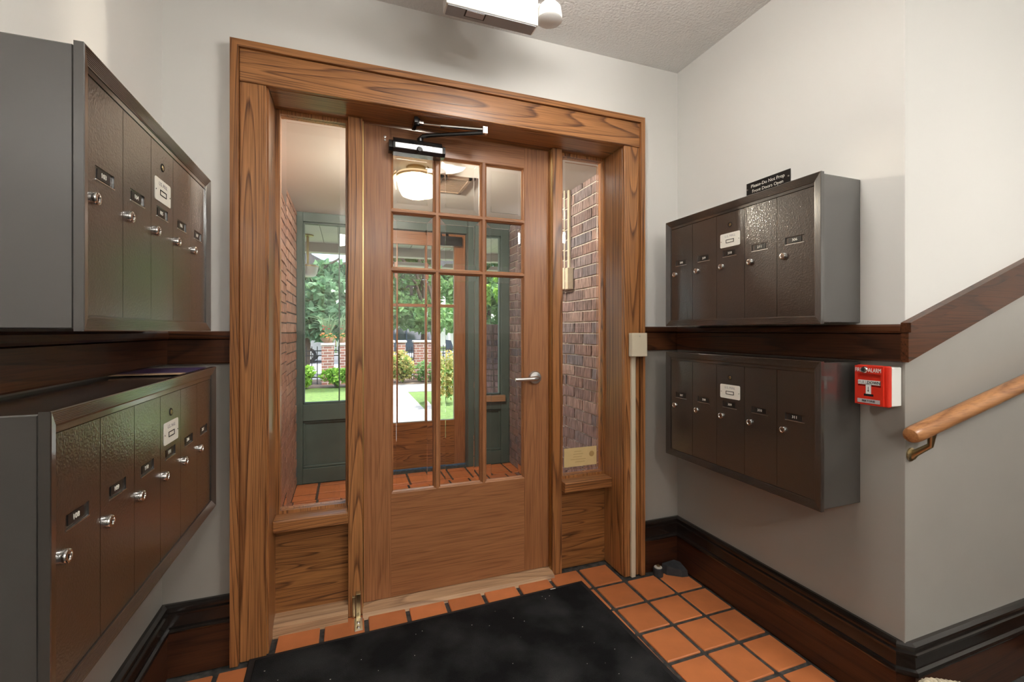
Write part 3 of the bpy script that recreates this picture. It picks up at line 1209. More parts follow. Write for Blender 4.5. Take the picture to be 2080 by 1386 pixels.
# raised face with the pull recess
X0, X1 = 0.002, FW_ - 0.010
for xa, xb, za, zb in ((X0, X1, 0.096, 0.120), (X0, X0 + 0.009, 0.058, 0.096), (X1 - 0.006, X1, 0.058, 0.096), (X0, X1, 0.003, 0.058)):
    hz.box(xa, xb, yF, -0.061, za, zb)
hz.build('face', 'red', fa)
hd = MB()
hd.box(0.012, 0.072, -0.0715, -0.064, 0.064, 0.0765)
hd.box(0.034, 0.048, -0.0715, -0.0695, 0.036, 0.065)
hd.build('pull_handle', 'white', fa)
text('PULL', 0.0125, (0.026, -0.0722, 0.0702), 'silver', fa, xs=0.9)
text('DOWN', 0.0125, (0.056, -0.0722, 0.0702), 'blackpl', fa, xs=0.85)
text('FIRE', 0.0175, (0.0125, -0.0706, 0.107), 'white', fa, xs=0.62)
text('ALARM', 0.0175, (0.058, -0.0706, 0.107), 'white', fa, xs=0.62)
mb = MB()
mb.box(0.0405, 0.0415, -0.0722, -0.0715, 0.046, 0.058)
mb.prism([(0.0385, 0.0465), (0.0435, 0.0465), (0.041, 0.0425)], 'y', -0.0722, -0.0715)
mb.build('arrow', 'blackpl', fa)
MB().box(0.028, 0.054, -0.0706, -0.0695, 0.029, 0.0355).build('slot', 'void', fa)
MB().box(0.010, 0.072, -0.0708, -0.0695, 0.008, 0.020).build('name_strip', 'silver', fa)
text('MIRTONE', 0.0085, (0.041, -0.0712, 0.014), 'blackpl', fa)
mb = MB()
mb.lathe([(0.0105, -0.069), (0.0105, -0.075), (0.008, -0.079), (0.0, -0.0795)], (0.0315, 0, 0.108), axis='y', n=18)
smooth_by_angle(mb.build('key_lock', 'chrome', fa))
MB().lathe([(0.005, -0.0795), (0.004, -0.0815), (0.0, -0.082)], (0.0305, 0, 0.109), axis='y', n=12).build('key_core', 'void', fa)

# ---- cream raceway on the right casing
rc = root('cable_raceway', (1.266, -0.035, 0), 'cream surface raceway with a square box on the oak casing', 'raceway', group='cream raceways')
MB().box(1.253, 1.275, -0.036, -0.0225, 0.0, 1.045, bev=0.0015).build('channel', 'cream', rc)
MB().box(1.234, 1.318, -0.066, -0.0372, 1.042, 1.152, bev=0.003, seg=2).build('junction_box', 'cream', rc)
rc2 = MB().lathe([(0.0, -0.0675), (0.0022, -0.067), (0.0025, -0.066)], (1.276, 0, 1.138), axis='y', n=8).build('screw', 'zinc', rc)

# ---- emergency light hung under the ceiling
em = root('emergency_light', (0.468, -0.33, CZ), 'white emergency light on the ceiling, underside coloured grey as shade', 'emergency light')
mb = MB()
mb.box(0.304, 0.634, -0.360, -0.300, 2.246, CZ - 0.0005, bev=0.004, seg=2)
mb.build('housing', 'white', em)
MB().box(0.311, 0.627, -0.354, -0.305, 2.2435, 2.248).build('underside', 'shaded_white', em)  # white housing's shaded bottom, its shade put into the grey colour
lb = MB().box(0.372, 0.444, -0.352, -0.320, 2.2425, 2.2437).build('label_frame', 'blackpl', em)
MB().box(0.377, 0.439, -0.352, -0.324, 2.2415, 2.2427).build('label', 'silver', lb)
for xs, sgn in ((0.285, -1), (0.672, 1)):
    mb = MB()
    base = (xs - sgn * 0.03, -0.33, 2.335)
    mb.tube([base, (xs, -0.33, 2.33)], 0.012, 10)
    mb.lathe([(0.0, 0.03), (0.028, 0.028), (0.042, 0.012), (0.046, -0.018), (0.046, -0.030), (0.040, -0.034), (0.0, -0.036)], (xs + sgn * 0.012, -0.345, 2.315), n=22)
    smooth_by_angle(mb.build('lamp_head', 'white', em))

# ---- handrail
hr = root('handrail', (1.60, SW, 0.70), 'round oak handrail on a brass bracket beside the stair', 'handrail')
ya, sl = -1.035, 0.215
P0 = Vector((1.462, ya, 0.872))


def hp(x):
    return (x, ya, P0.z + (x - P0.x) * sl)


mb = MB()
mb.tube([hp(1.458), hp(1.461), hp(1.468), hp(1.49), hp(2.0), hp(3.0)], [0.014, 0.019, 0.022, 0.0235, 0.0235, 0.0235], 20)
smooth_by_angle(mb.build('rail', 'handrail', hr))
for bx in (1.56, 2.75):
    mb = MB()
    p = Vector(hp(bx))
    mb.tube([(bx + 0.012, SW - 0.003, p.z - 0.105), (bx + 0.012, SW - 0.012, p.z - 0.092), (bx + 0.010, ya + 0.010, p.z - 0.060), (bx, ya, p.z - 0.020)],
            [0.011, 0.010, 0.008, 0.010], 12)
    mb.lathe([(0.020, -0.0005), (0.020, -0.004), (0.014, -0.008), (0.0, -0.009)], (bx + 0.012, SW, p.z - 0.098), axis='y', n=18)
    mb.tube([(bx - 0.022, ya, hp(bx - 0.022)[2] - 0.022), (bx + 0.032, ya, hp(bx + 0.032)[2] - 0.022)], 0.0065, 8)
    smooth_by_angle(mb.build('bracket', 'brass_old', hr))

# ---- floor mat
fm = root('floor_mat', (0.357, -0.45, 0), 'black ribbed-edge entrance mat on the terracotta floor', 'mat', R(1.6), local=True)
MB().box(-0.672, 0.672, -0.46, 0.448, 0.0015, 0.006, bev=0.002).build('rubber_border', 'rubber', fm)
MB().box(-0.650, 0.650, -0.438, 0.428, 0.005, 0.0125, bev=0.003).build('pile', 'mat', fm)
mb = MB()
rnd = random.Random(3)
for k in range(60):
    x, y = rnd.uniform(-0.62, 0.62), rnd.uniform(-0.4, 0.40)
    s_ = rnd.uniform(0.0006, 0.0016)
    mb.box(x, x + s_ * rnd.uniform(1, 3), y, y + s_, 0.0125, 0.0133)
lint = mb.build('lint', 'offwhite', fm)
lint['kind'] = 'stuff'
MB().box(0.505, 0.530, 0.434, 0.440, 0.0058, 0.0066).build('maker_tag', 'offwhite', fm)

# ---- floor stop and rubber wedge
fs = root('floor_door_stop', (1.383, -0.060, 0), 'small round floor stop with a square bolt beside the casing', 'door stop')
MB().lathe([(0.023, 0.0), (0.023, 0.034), (0.021, 0.038), (0.0, 0.038)], (1.383, -0.060, 0), n=20).build('rubber_body', 'rubber_grey', fs)
MB().lathe([(0.018, 0.038), (0.018, 0.041), (0.013, 0.043), (0.0, 0.043)], (1.383, -0.060, 0), n=20).build('washer', 'stone', fs)
MB().box(1.377, 1.390, -0.067, -0.054, 0.043, 0.050, bev=0.001).build('bolt_head', 'brass_old', fs)
wg = root('door_wedge', (1.47, -0.075, 0), 'black rubber door wedge in the corner by the baseboard', 'door wedge')
mb = MB()
pts = [(1.418, -0.040), (1.500, -0.030), (1.514, -0.060), (1.510, -0.118), (1.480, -0.112), (1.424, -0.070)]
bot = [mb.bm.verts.new((x, y, 0.0)) for x, y in pts]
top = [mb.bm.verts.new((1.466 + (x - 1.466) * 0.94, -0.072 + (y + 0.072) * 0.94, 0.042 - 0.012 * max(0, (1.48 - x) / 0.06) * 0 - max(0.0, -0.075 - y) * 0.3)) for x, y in pts]
mb._face(list(reversed(bot)))
mb._face(top)
for k in range(6):
    j = (k + 1) % 6
    mb._face([bot[k], bot[j], top[j], top[k]])
mb.build('wedge_block', 'rubber_grey', wg)

# ---- rope basket standing at the foot of the stair wall
A_, B_ = Vector((1.518, -1.034)), Vector((1.74, -1.185))
C_ = A_ + Vector((-1.518, -0.786)).normalized() * 0.24
D_ = C_ + (B_ - A_)
bk = root('rope_basket', ((A_.x + D_.x) / 2, (A_.y + D_.y) / 2, 0), 'woven rope basket with grey-white lining at the foot of the stair wall', 'basket')


def rounded(ps, r, n=5):
    out = []
    k = len(ps)
    for i_ in range(k):
        p, a, b_ = ps[i_], ps[i_ - 1], ps[(i_ + 1) % k]
        u, v = (a - p).normalized() * r, (b_ - p).normalized() * r
        for t in range(n + 1):
            q = t / n
            out.append(p + u * (1 - q) ** 2 + v * q ** 2)
    return out


ring = rounded([A_, B_, D_, C_], 0.035)
cen = sum(ring, Vector((0, 0))) / len(ring)


def loop_tube(mb, z, r, n=8, inset=0.0):
    pts = [(p.x + (cen.x - p.x) * inset, p.y + (cen.y - p.y) * inset, z) for p in ring]
    mb.tube(pts + [pts[0]], r, n, cap=False)


for c in range(9):
    mb = MB()
    loop_tube(mb, 0.0115 + c * 0.019, 0.0112, inset=0.06 - c * 0.004)
    smooth_by_angle(mb.build('rope_coil', 'braid', bk), 60)
mb = MB()
mb.prism([(p.x + (cen.x - p.x) * 0.08, p.y + (cen.y - p.y) * 0.08) for p in ring], 'z', 0.012, 0.178)
mb.build('lining', 'carpet_step', bk)
mb = MB()
pts3 = [Vector((p.x, p.y, 0.184)) for p in ring] + [Vector((ring[0].x, ring[0].y, 0.184))]
acc = []
for a, b_ in zip(pts3, pts3[1:]):
    n_ = max(1, int((b_ - a).length / 0.010))
    for k in range(n_):
        acc.append((a.lerp(b_, k / n_), (b_ - a).normalized()))
for k, (p, d) in enumerate(acc):
    side = Vector((d.y, -d.x, 0))
    for sgn in (-1, 1):
        q = p + side * 0.004 * sgn + Vector((0, 0, 0.003 * sgn))
        dv = (d + side * 0.7 * sgn).normalized() * 0.009
        mb.tube([q - dv, q - dv * 0.5, q + dv * 0.5, q + dv], [0.002, 0.0062, 0.0062, 0.002], 6)
o = smooth_by_angle(mb.build('braided_rim', 'braid', bk), 60)
o['kind'] = 'stuff'

# ---- stair flight beyond the frame
sf = root('stair_flight', (2.8, -1.4, 0), 'dark wooden stair flight rising along the stair wall', 'stairs')
for k in range(4):
    MB().box(2.30 + k * 0.27, 3.395, -1.98, SW - 0.033, k * 0.17, (k + 1) * 0.17 - 0.0005, bev=0.004).build('step', 'dark_y', sf)

# ---- hall ceiling lamps (above and behind the camera; the last is added purely as fill light)
for k, (lx, ly) in enumerate(((0.60, -0.78), (2.0, -2.35), (0.30, -3.20))):
    hl = root('ceiling_lamp', (lx, ly, CZ), ['round white drum lamp on the hall ceiling between the mailboxes', 'round white drum lamp on the ceiling by the stair', 'added round drum lamp giving fill light from the back of the hall'][k],
              'ceiling lamp', group='hall ceiling lamps')
    mb = MB()
    dp = 0.05 if k == 0 else 0.16
    mb.lathe([(0.06, -0.0005), (0.06, -0.018), (0.012, -0.024), (0.012, -0.076 - dp)], (lx, ly, CZ), n=24)
    mb.build('canopy', 'white', hl)
    mb = MB()
    mb.lathe([(0.0, -0.075), (0.15, -0.075), (0.155, -0.08), (0.155, -0.125), (0.135, -0.15), (0.08, -0.165), (0.0, -0.17)], (lx, ly, CZ - dp), n=32)
    smooth_by_angle(mb.build('glass_shade', 'lamp_hall' if k == 0 else 'lamp_hall_back', hl))

# ================================================================== vestibule beyond the door
VL, VR, VY, VC = -0.372, 1.345, 1.90, 2.062
floor_v = MB().box(VL - 0.12, VR + 0.12, 0.20, 2.10, -0.10, -0.006).build('floor_vestibule', 'grout')
struct(floor_v, 'terracotta tiles of the vestibule beyond the glass', 'floor')


def clip_v(r):
    x0, x1, y0, y1 = r
    return (max(x0, VL + 0.004), min(x1, VR - 0.004), max(y0, 0.215), min(y1, VY - 0.002))


tiles(floor_v, -0.206 - 2 * PX, 12, 0.18, 11, clip_v)
ceil_v = MB().box(VL - 0.12, VR + 0.12, 0.16, 2.05, VC, VC + 0.08).build('ceiling_vestibule', 'ceil_v')
struct(ceil_v, 'smooth grey-white ceiling of the vestibule', 'ceiling')

BH, BLn, JT = 0.0675, 0.212, 0.010
brick_full = {}


def brick_wall(name, label, plane, sgn, matb, matm, y0=0.165, y1=VY):
    """plane: x of the mortar face; bricks stand proud by 6 mm towards -sgn"""
    xo = plane + sgn * 0.12
    w = MB().box(min(plane, xo), max(plane, xo), y0, y1 + 0.15, 0, VC).build(name, matm)
    struct(w, label, 'wall')
    key = (plane, matb)
    n_c = int(VC / BH) + 1
    meshes = {}
    for c in range(n_c):
        za = c * BH + JT * 0.5
        zb = min(za + BH - JT, VC - 0.001)
        if zb - za < 0.02:
            continue
        yy = y0 - (BLn / 2 if c % 2 else 0)
        while yy < y1:
            a, b_ = max(yy + JT / 2, y0), min(yy + BLn - JT / 2, y1)
            yy += BLn
            if b_ - a < 0.02:
                continue
            kk = (round(b_ - a, 4), round(zb - za, 4))
            if kk not in meshes:
                mb = MB()
                l_, h_ = kk
                p = 0.007
                # rugged face: a 4 x 2 patch of uneven depth
                rn = random.Random(len(meshes) + 5)
                nx, nz = 5, 2
                g = [[mb.bm.verts.new((-sgn * (p + rn.uniform(-0.002, 0.002)), l_ * i / nx, h_ * j / nz)) for i in range(nx + 1)] for j in range(nz + 1)]
                for j in range(nz):
                    for i in range(nx):
                        mb._face([g[j][i], g[j][i + 1], g[j + 1][i + 1], g[j + 1][i]])
                rim = [g[0][i] for i in range(nx + 1)] + [g[j][nx] for j in range(1, nz + 1)] + [g[nz][i] for i in range(nx - 1, -1, -1)] + [g[1][0]]
                bk = [mb.bm.verts.new((sgn * 0.004, v.co.y, v.co.z)) for v in rim]
                for i in range(len(rim)):
                    j = (i + 1) % len(rim)
                    mb._face([rim[j], rim[i], bk[i], bk[j]])
                meshes[kk] = mb.mesh('brick', matb)
            o = link('brick', meshes[kk], w)
            o.location = (plane - sgn * random.uniform(-0.001, 0.0015), a, za)
    return w


wbr = brick_wall('wall_vestibule_right', 'rugged purple-brown brick wall seen through the right sidelight', VR, 1, 'brick', 'mortar')
brick_wall('wall_vestibule_left', 'red-brown brick wall seen through the left sidelight', VL, -1, 'brick_l', 'mortar_l')

# cream raceway on the vestibule brick
rv = root('cable_raceway', (VR - 0.01, 0.76, 1.42), 'cream surface raceway with a square box on the vestibule brick', 'raceway', group='cream raceways')
MB().box(VR - 0.024, VR - 0.0105, 0.735, 0.757, 1.55, VC - 0.001, bev=0.0015).build('channel', 'cream', rv)
MB().box(VR - 0.052, VR - 0.0105, 0.700, 0.815, 1.425, 1.560, bev=0.003, seg=2).build('junction_box', 'cream', rv)

# bowl lamp under the vestibule ceiling
BOWL = [(0.0, -0.145), (0.050, -0.143), (0.078, -0.132), (0.092, -0.105), (0.106, -0.045), (0.104, -0.018)]


def bowl_lamp(name, o, mat, label, drop=0.0, scale=1.0):
    r = root(name, o, label, 'ceiling lamp')
    mb = MB()
    mb.lathe([(0.055, -0.0005), (0.055, -0.012), (0.02, -0.018), (0.012, -0.02), (0.012, -0.03 - drop)], o, n=24)
    mb.build('canopy', 'brass_old', r)
    mb = MB()
    mb.lathe([(a * scale, z * scale - drop) for a, z in BOWL], o, n=36)
    smooth_by_angle(mb.build('glass_bowl', mat, r), 50)
    mb = MB()
    mb.lathe([(0.108 * scale, -0.040 * scale - drop), (0.110 * scale, -0.038 * scale - drop), (0.110 * scale, -0.030 * scale - drop), (0.107 * scale, -0.028 * scale - drop)], o, n=36)
    mb.build('rim', 'brass_old', r)
    return r


bowl_lamp('bowl_lamp', (0.353, 0.68, VC), 'lamp_vest', 'lit cream glass bowl lamp under the vestibule ceiling', 0.022, 1.0)
bulb_d = bpy.data.lights.new('bulb', 'POINT')
bulb_d.energy = VEST_BULB
bulb_d.color = (1.0, 0.93, 0.84)
bulb_d.shadow_soft_size = 0.03
bulb = bpy.data.objects.new('bulb', bulb_d)
COL.objects.link(bulb)
bulb.location = (0.353, 0.68, VC - 0.085)

vt = root('ceiling_vent', (0.60, 0.88, VC), 'brown slatted ceiling vent beside the bowl lamp', 'vent')
mb = MB()
vx0, vx1, vy0, vy1 = 0.520, 0.685, 0.735, 1.03
mb.box(vx0, vx1, vy0, vy0 + 0.018, VC - 0.014, VC - 0.0005)
mb.box(vx0, vx1, vy1 - 0.018, vy1, VC - 0.014, VC - 0.0005)
mb.box(vx0, vx0 + 0.018, vy0, vy1, VC - 0.014, VC - 0.0005)
mb.box(vx1 - 0.018, vx1, vy0, vy1, VC - 0.014, VC - 0.0005)
mb.build('frame', 'grille', vt)
for k in range(12):
    y = vy0 + 0.026 + k * 0.0215
    MB().prism([(y, VC - 0.012), (y + 0.004, VC - 0.012), (y + 0.012, VC - 0.002), (y + 0.008, VC - 0.002)], 'x', vx0 + 0.018, vx1 - 0.018).build('slat', 'grille', vt)

# ---- green painted screen with two windows, oak outer door
FWY = VY


def green_window(name, x0, x1, gx0, gx1, mx, label, woodsill):
    r = root(name, ((x0 + x1) / 2, FWY, 0), label, 'window', kind='structure')
    z0, z1 = 0.600, 1.992
    for a, b_ in ((x0, gx0), (gx1, x1)):
        MB().box(a, b_, FWY, FWY + 0.075, 0, VC, bev=0.003).build('stile', 'green', r)
    MB().box(gx0, gx1, FWY + 0.004, FWY + 0.075, z1, VC, bev=0.003).build('top_rail', 'green', r)
    MB().box(gx0, gx1, FWY + 0.004, FWY + 0.075, 0.475, z0, bev=0.003).build('middle_rail', 'green', r)
    MB().box(gx0, gx1, FWY + 0.004, FWY + 0.075, 0.0, 0.115, bev=0.003).build('bottom_rail', 'green', r)
    MB().box(gx0, gx1, FWY + 0.030, FWY + 0.060, 0.115, 0.475).build('panel', 'green', r)
    mb = MB()
    for a, b_, c, d in ((gx0, gx1, 0.115, 0.133), (gx0, gx1, 0.457, 0.475), (gx0, gx0 + 0.018, 0.133, 0.457), (gx1 - 0.018, gx1, 0.133, 0.457)):
        mb.box(a, b_, FWY + 0.016, FWY + 0.031, c, d, bev=0.004)
    mb.build('panel_moulding', 'green', r)
    mb = MB()
    for a, b_, c, d in ((gx0, gx1, z0, z0 + 0.014), (gx0, gx1, z1 - 0.014, z1), (gx0, gx0 + 0.012, z0, z1), (gx1 - 0.012, gx1, z0, z1)):
        mb.box(a, b_, FWY + 0.024, FWY + 0.062, c, d, bev=0.003)
    mb.build('sash', 'green', r)
    MB().box(mx - 0.007, mx + 0.007, FWY + 0.026, FWY + 0.060, z0 + 0.014, z1 - 0.014).build('muntin', 'green', r)
    MB().box(gx0 + 0.010, gx1 - 0.010, FWY + 0.044, FWY + 0.048, z0 + 0.012, z1 - 0.012).build('pane', 'glass', r)
    if woodsill:
        MB().box(gx0 - 0.01, gx1 + 0.03, FWY - 0.028, FWY + 0.03, 0.545, 0.600, bev=0.003).build('sill', 'bleached', r)
    return r


green_window('window_3', VL + 0.008, 0.0, -0.322, -0.008, -0.062, 'dark green framed window beside the left vestibule brick', False)
green_window('window_4', 1.033, VR - 0.008, 1.062, 1.262, 1.120, 'dark green framed window with a bare wood sill', True)
for xa, xb in ((0.0, 0.030), (0.963, 1.033)):
    tn[0] += 1
    o = MB().box(xa + 0.0005, xb - 0.0005, FWY - 0.004, FWY + 0.14, 0, VC, bev=0.003).build('trim_%d' % tn[0], 'green')
    struct(o, 'dark green post beside the oak outer door, ' + ('next to the bare wood sill' if xa > 0.5 else 'on the hinge side'), 'post')
tn[0] += 1
o = MB().box(0.030, 0.963, FWY + 0.05, FWY + 0.14, 2.0, VC).build('trim_%d' % tn[0], 'green')
struct(o, 'dark green header over the oak outer door', 'trim')

d2 = root('door_2', (0.50, 2.0, 0), 'oak outer door with glass panes and a letter T decal', 'door', kind='structure')
OY0, OY1 = 1.985, 2.029
g0, g1, gz0, gz1 = 0.132, 0.862, 0.395, 1.885
MB().box(0.034, g0, OY0, OY1, 0.012, 1.995, bev=0.002).build('stile', 'oakd_z', d2)
MB().box(g1, 0.960, OY0, OY1, 0.012, 1.995, bev=0.002).build('stile', 'oakd_z', d2)
MB().box(g0, g1, OY0, OY1, gz1, 1.995, bev=0.001).build('top_rail', 'oakd_x', d2)
MB().box(g0, g1, OY0, OY1, 0.012, gz0, bev=0.001).build('bottom_rail', 'oakp_x', d2)
for xm in (0.374, 0.626):
    MB().box(xm - 0.014, xm + 0.014, OY0 + 0.002, OY1 - 0.002, gz0, gz1, bev=0.004).build('muntin', 'oakd_z', d2)
for zm in (1.376,):
    MB().box(g0, g1, OY0 + 0.002, OY1 - 0.002, zm - 0.013, zm + 0.013, bev=0.004).build('muntin', 'oakd_x', d2)
cs = [(g0, 0.360), (0.388, 0.612), (0.640, g1)]
for a, b_ in cs:
    for c, d in ((gz0, 1.363), (1.389, gz1)):
        MB().box(a, b_, OY0 + 0.02, OY0 + 0.024, c, d).build('pane', 'glass', d2)
# T decal on the middle pane
mb = MB()
cx, cz, yd = 0.500, 1.500, OY0 + 0.0192


def R4(x0, x1, z0, z1):
    mb.box(cx + x0, cx + x1, yd - 0.0006, yd, cz + z0, cz + z1)


R4(-0.012, 0.012, -0.036, 0.038)
R4(-0.026, 0.026, -0.042, -0.034)
R4(-0.038, 0.038, 0.034, 0.043)
for sx in (-1, 1):
    mb.prism([(cx + sx * 0.034, cz + 0.043), (cx + sx * 0.053, cz + 0.018), (cx + sx * 0.045, cz + 0.015), (cx + sx * 0.012, cz + 0.034)], 'y', yd - 0.0006, yd)
hh = 0.079
lw = 0.003
R4(-hh, hh, hh - lw, hh)
R4(-hh, hh, -hh, -hh + lw)
R4(-hh, -hh + lw, -hh, hh)
R4(hh - lw, hh, -hh, hh)
for sx in (-1, 1):
    for sz in (-1, 1):
        qx, qz = sx * 0.066, sz * 0.066
        R4(qx - 0.008, qx + 0.008, qz + 0.0055, qz + 0.008)
        R4(qx - 0.008, qx + 0.008, qz - 0.008, qz - 0.0055)
        R4(qx - 0.008, qx - 0.0055, qz - 0.008, qz + 0.008)
        R4(qx + 0.0055, qx + 0.008, qz - 0.008, qz + 0.008)
mb.build('letter_decal', 'blackpl', d2)
mb = MB()
mb.box(0.72, 0.92, OY0 - 0.055, OY0, 1.885, 1.965, bev=0.006, seg=2)
c2 = mb.build('door_closer', 'blackmetal', d2)
mb = MB()
mb.tube([(0.80, OY0 - 0.03, 1.966), (0.80, OY0 - 0.03, 1.980), (0.60, OY0 - 0.10, 1.982)], 0.009, 8)
mb.build('closer_arm', 'blackmetal', c2)

# ================================================================== porch and garden
GZ = -0.15


def flat(name, x0, x1, y0, y1, z0, z1, mat, label, cat):
    o = MB().box(x0, x1, y0, y1, z0, z1).build(name, mat)
    return struct(o, label, cat)


flat('lawn', -14, 16, 3.62, 9.3, GZ - 0.3, GZ, 'lawn', 'bright green lawn between the porch and the planting', 'lawn')
flat('planting_bed', -14, 16, 9.3, 11.2, GZ - 0.3, GZ + 0.01, 'soil', 'dark soil of the planting bed along the fence', 'ground')
flat('street', -30, 32, 11.2, 27, GZ - 0.32, GZ - 0.02, 'asphalt', 'pale grey street beyond the fence', 'street')
flat('far_yard', -40, 42, 27, 60, GZ - 0.3, GZ + 0.02, 'lawn', 'grass across the street', 'lawn')
flat('garden_path', 0.05, 1.19, 3.62, 9.25, GZ - 0.1, GZ + 0.012, 'concrete', 'pale concrete path leading to the gate', 'path')
flat('cross_path', 0.05, 3.5, 7.9, 9.25, GZ - 0.1, GZ + 0.010, 'concrete', 'pale concrete landing across the end of the path', 'path')
flat('porch_floor', -1.2, 2.3, 2.05, 3.62, GZ, -0.02, 'concrete', 'concrete porch floor outside the oak outer door', 'floor')

# porch ceiling with boards, beam
pc = MB().box(-1.6, 2.8, 2.05, 3.5, 2.118, 2.16).build('ceiling_porch', 'soffit')
struct(pc, 'white boarded ceiling of the porch', 'ceiling')
bm_ = MB().box(0.0, 0.148, 2.055, 3.40, 2.104, 2.1185, bev=0.005).mesh('board', 'soffit')
for k in range(29):
    o = link('board', bm_, pc)
    o.location = (-1.6 + k * 0.151, 0, 0)
tn[0] += 1
struct(MB().box(-1.6, 2.8, 3.40, 3.52, 2.006, 2.118, bev=0.006).build('trim_%d' % tn[0], 'soffit'), 'white beam along the porch edge', 'beam')
# facade above the vestibule so no light leaks round it
struct(MB().box(VL - 0.6, VR + 0.6, 2.05, 2.2, 2.16, 3.4).build('wall_facade', 'brickfar'), 'brick facade above the porch ceiling', 'wall')
for nm, xa, xb in (('wall_facade_left', VL - 3.0, VL - 0.121), ('wall_facade_right', VR + 0.121, VR + 3.0)):
    struct(MB().box(xa, xb, 1.93, 2.05, 0, 3.4).build(nm, 'brickfar'), 'brick facade beside the vestibule', 'wall')
struct(MB().box(-4, 5, -4.5, 2.05, 3.4, 3.5).build('roof', 'roofing'), 'flat roof over the hall', 'roof')
bowl_lamp('porch_lamp', (-0.372, 3.0, 2.104), 'lamp_off', 'unlit frosted bowl lamp hanging under the porch ceiling', 0.28, 0.92)

# brick pier outside the right-hand window
pr = root('brick_pier', (1.56, 3.2, GZ), 'low brick pier standing on the porch edge', 'brick pier')
MB().box(1.424, 1.696, 3.058, 3.342, -0.02, 1.13).build('core', 'mortar_l', pr)
bfm = MB().box(0, 0.135, 0, 0.14, 0, 0.057, bev=0.003).mesh('brick', 'brick')
for c in range(17):
    for i in range(2):
        for j in range(2):
            o = link('brick', bfm, pr)
            o.location = Vector((1.418 + i * 0.147, 3.052 + j * 0.155, -0.018 + c * 0.0675)) - OFF[pr.name]
for i in range(4):
    MB().box(1.412 + i * 0.073, 1.477 + i * 0.073, 3.045, 3.355, 1.13, 1.235, bev=0.003).build('cap_brick', 'brick', pr)


# ---- foliage
def leaves(name, mat, blobs, n, size, seed, parent, aspect=1.7, up=0.0):
    rn = random.Random(seed)
    vs, fs = [], []
    tot = sum(b[3] * b[4] * b[5] for b in blobs)
    off = OFF.get(parent.name, Vector())
    for bx, by, bz, rx, ry, rz_ in blobs:
        k = max(8, int(n * rx * ry * rz_ / tot))
        for _ in range(k):
            u = rn.uniform(-1, 1)
            th = rn.uniform(0, 2 * math.pi)
            rr = rn.uniform(0.35, 1.0) ** 0.6
            q = math.sqrt(1 - u * u)
            p = Vector((bx + rx * rr * q * math.cos(th), by + ry * rr * q * math.sin(th), bz + rz_ * rr * u)) - off
            a = Vector((rn.gauss(0, 1), rn.gauss(0, 1), rn.gauss(0, 0.7) + up)).normalized()
            b_ = a.cross(Vector((rn.gauss(0, 1), rn.gauss(0, 1), rn.gauss(0, 1)))).normalized()
            s_ = size * rn.uniform(0.6, 1.3)
            i0 = len(vs)
            vs += [p - a * s_ * aspect * 0.5, p + b_ * s_ * 0.4, p + a * s_ * aspect * 0.5, p - b_ * s_ * 0.4]
            fs.append((i0, i0 + 1, i0 + 2, i0 + 3))
    me = bpy.data.meshes.new(name)
    me.from_pydata([tuple(v) for v in vs], [], fs)
    me.materials.append(M[mat])
    o = link(name, me, parent)
    o['kind'] = 'stuff'
    return o


def tree(x, y, h, cr, mat, seed, label, n=12000, size=0.17, low=0.35):
    r = root('garden_tree', (x, y, GZ), label, 'tree', group='trees beyond the porch')
    rn = random.Random(seed)
    mb = MB()
    mb.tube([(x, y, GZ - 0.05), (x + 0.1, y, GZ + h * 0.3), (x - 0.05, y, GZ + h * 0.65), (x, y, GZ + h * 0.85)], [0.20, 0.15, 0.10, 0.04], 10)
    for k in range(5):
        a = rn.uniform(0, 6.28)
        z0 = GZ + h * rn.uniform(0.3, 0.6)
        mb.tube([(x, y, z0), (x + cr * 0.4 * math.cos(a), y + cr * 0.4 * math.sin(a), z0 + h * 0.14), (x + cr * 0.8 * math.cos(a), y + cr * 0.8 * math.sin(a), z0 + h * 0.2)],
                [0.07, 0.05, 0.02], 7)
    mb.build('trunk', 'trunk', r)
    blobs = []
    for k in range(22):
        a = rn.uniform(0, 6.28)
        q = rn.uniform(0.1, 0.8) * cr
        z = GZ + h * rn.uniform(low, 0.92)
        s_ = rn.uniform(0.28, 0.46) * cr
        blobs.append((x + q * math.cos(a), y + q * math.sin(a), z, s_, s_, s_ * 0.75))
    leaves('crown', mat, blobs, n, size, seed + 1, r)
    return r


tree(-1.3, 13.2, 5.6, 1.75, 'leaf_dark', 11, 'dark green leafy tree behind the iron fence', low=0.22)
tree(2.5, 14.0, 6.0, 1.9, 'leaf_mid', 12, 'fresh green leafy tree straight beyond the path', low=0.27)
tree(6.3, 13.2, 5.8, 1.7, 'leaf_lime', 13, 'lime green leafy tree to the side of the garden gate', low=0.22)
tree(-5.0, 24.6, 9.0, 3.2, 'leaf_dark', 14, 'tall dark tree across the street behind the silver parked car', n=9000, size=0.30, low=0.16)
tree(1.9, 24.6, 9.5, 3.2, 'leaf_dark', 15, 'tall spreading dark tree across the street beyond the dark blue car', n=9000, size=0.30, low=0.18)
tree(8.8, 24.6, 9.5, 3.2, 'leaf_mid', 16, 'broad mid green tree far across the street', n=9000, size=0.30, low=0.15)


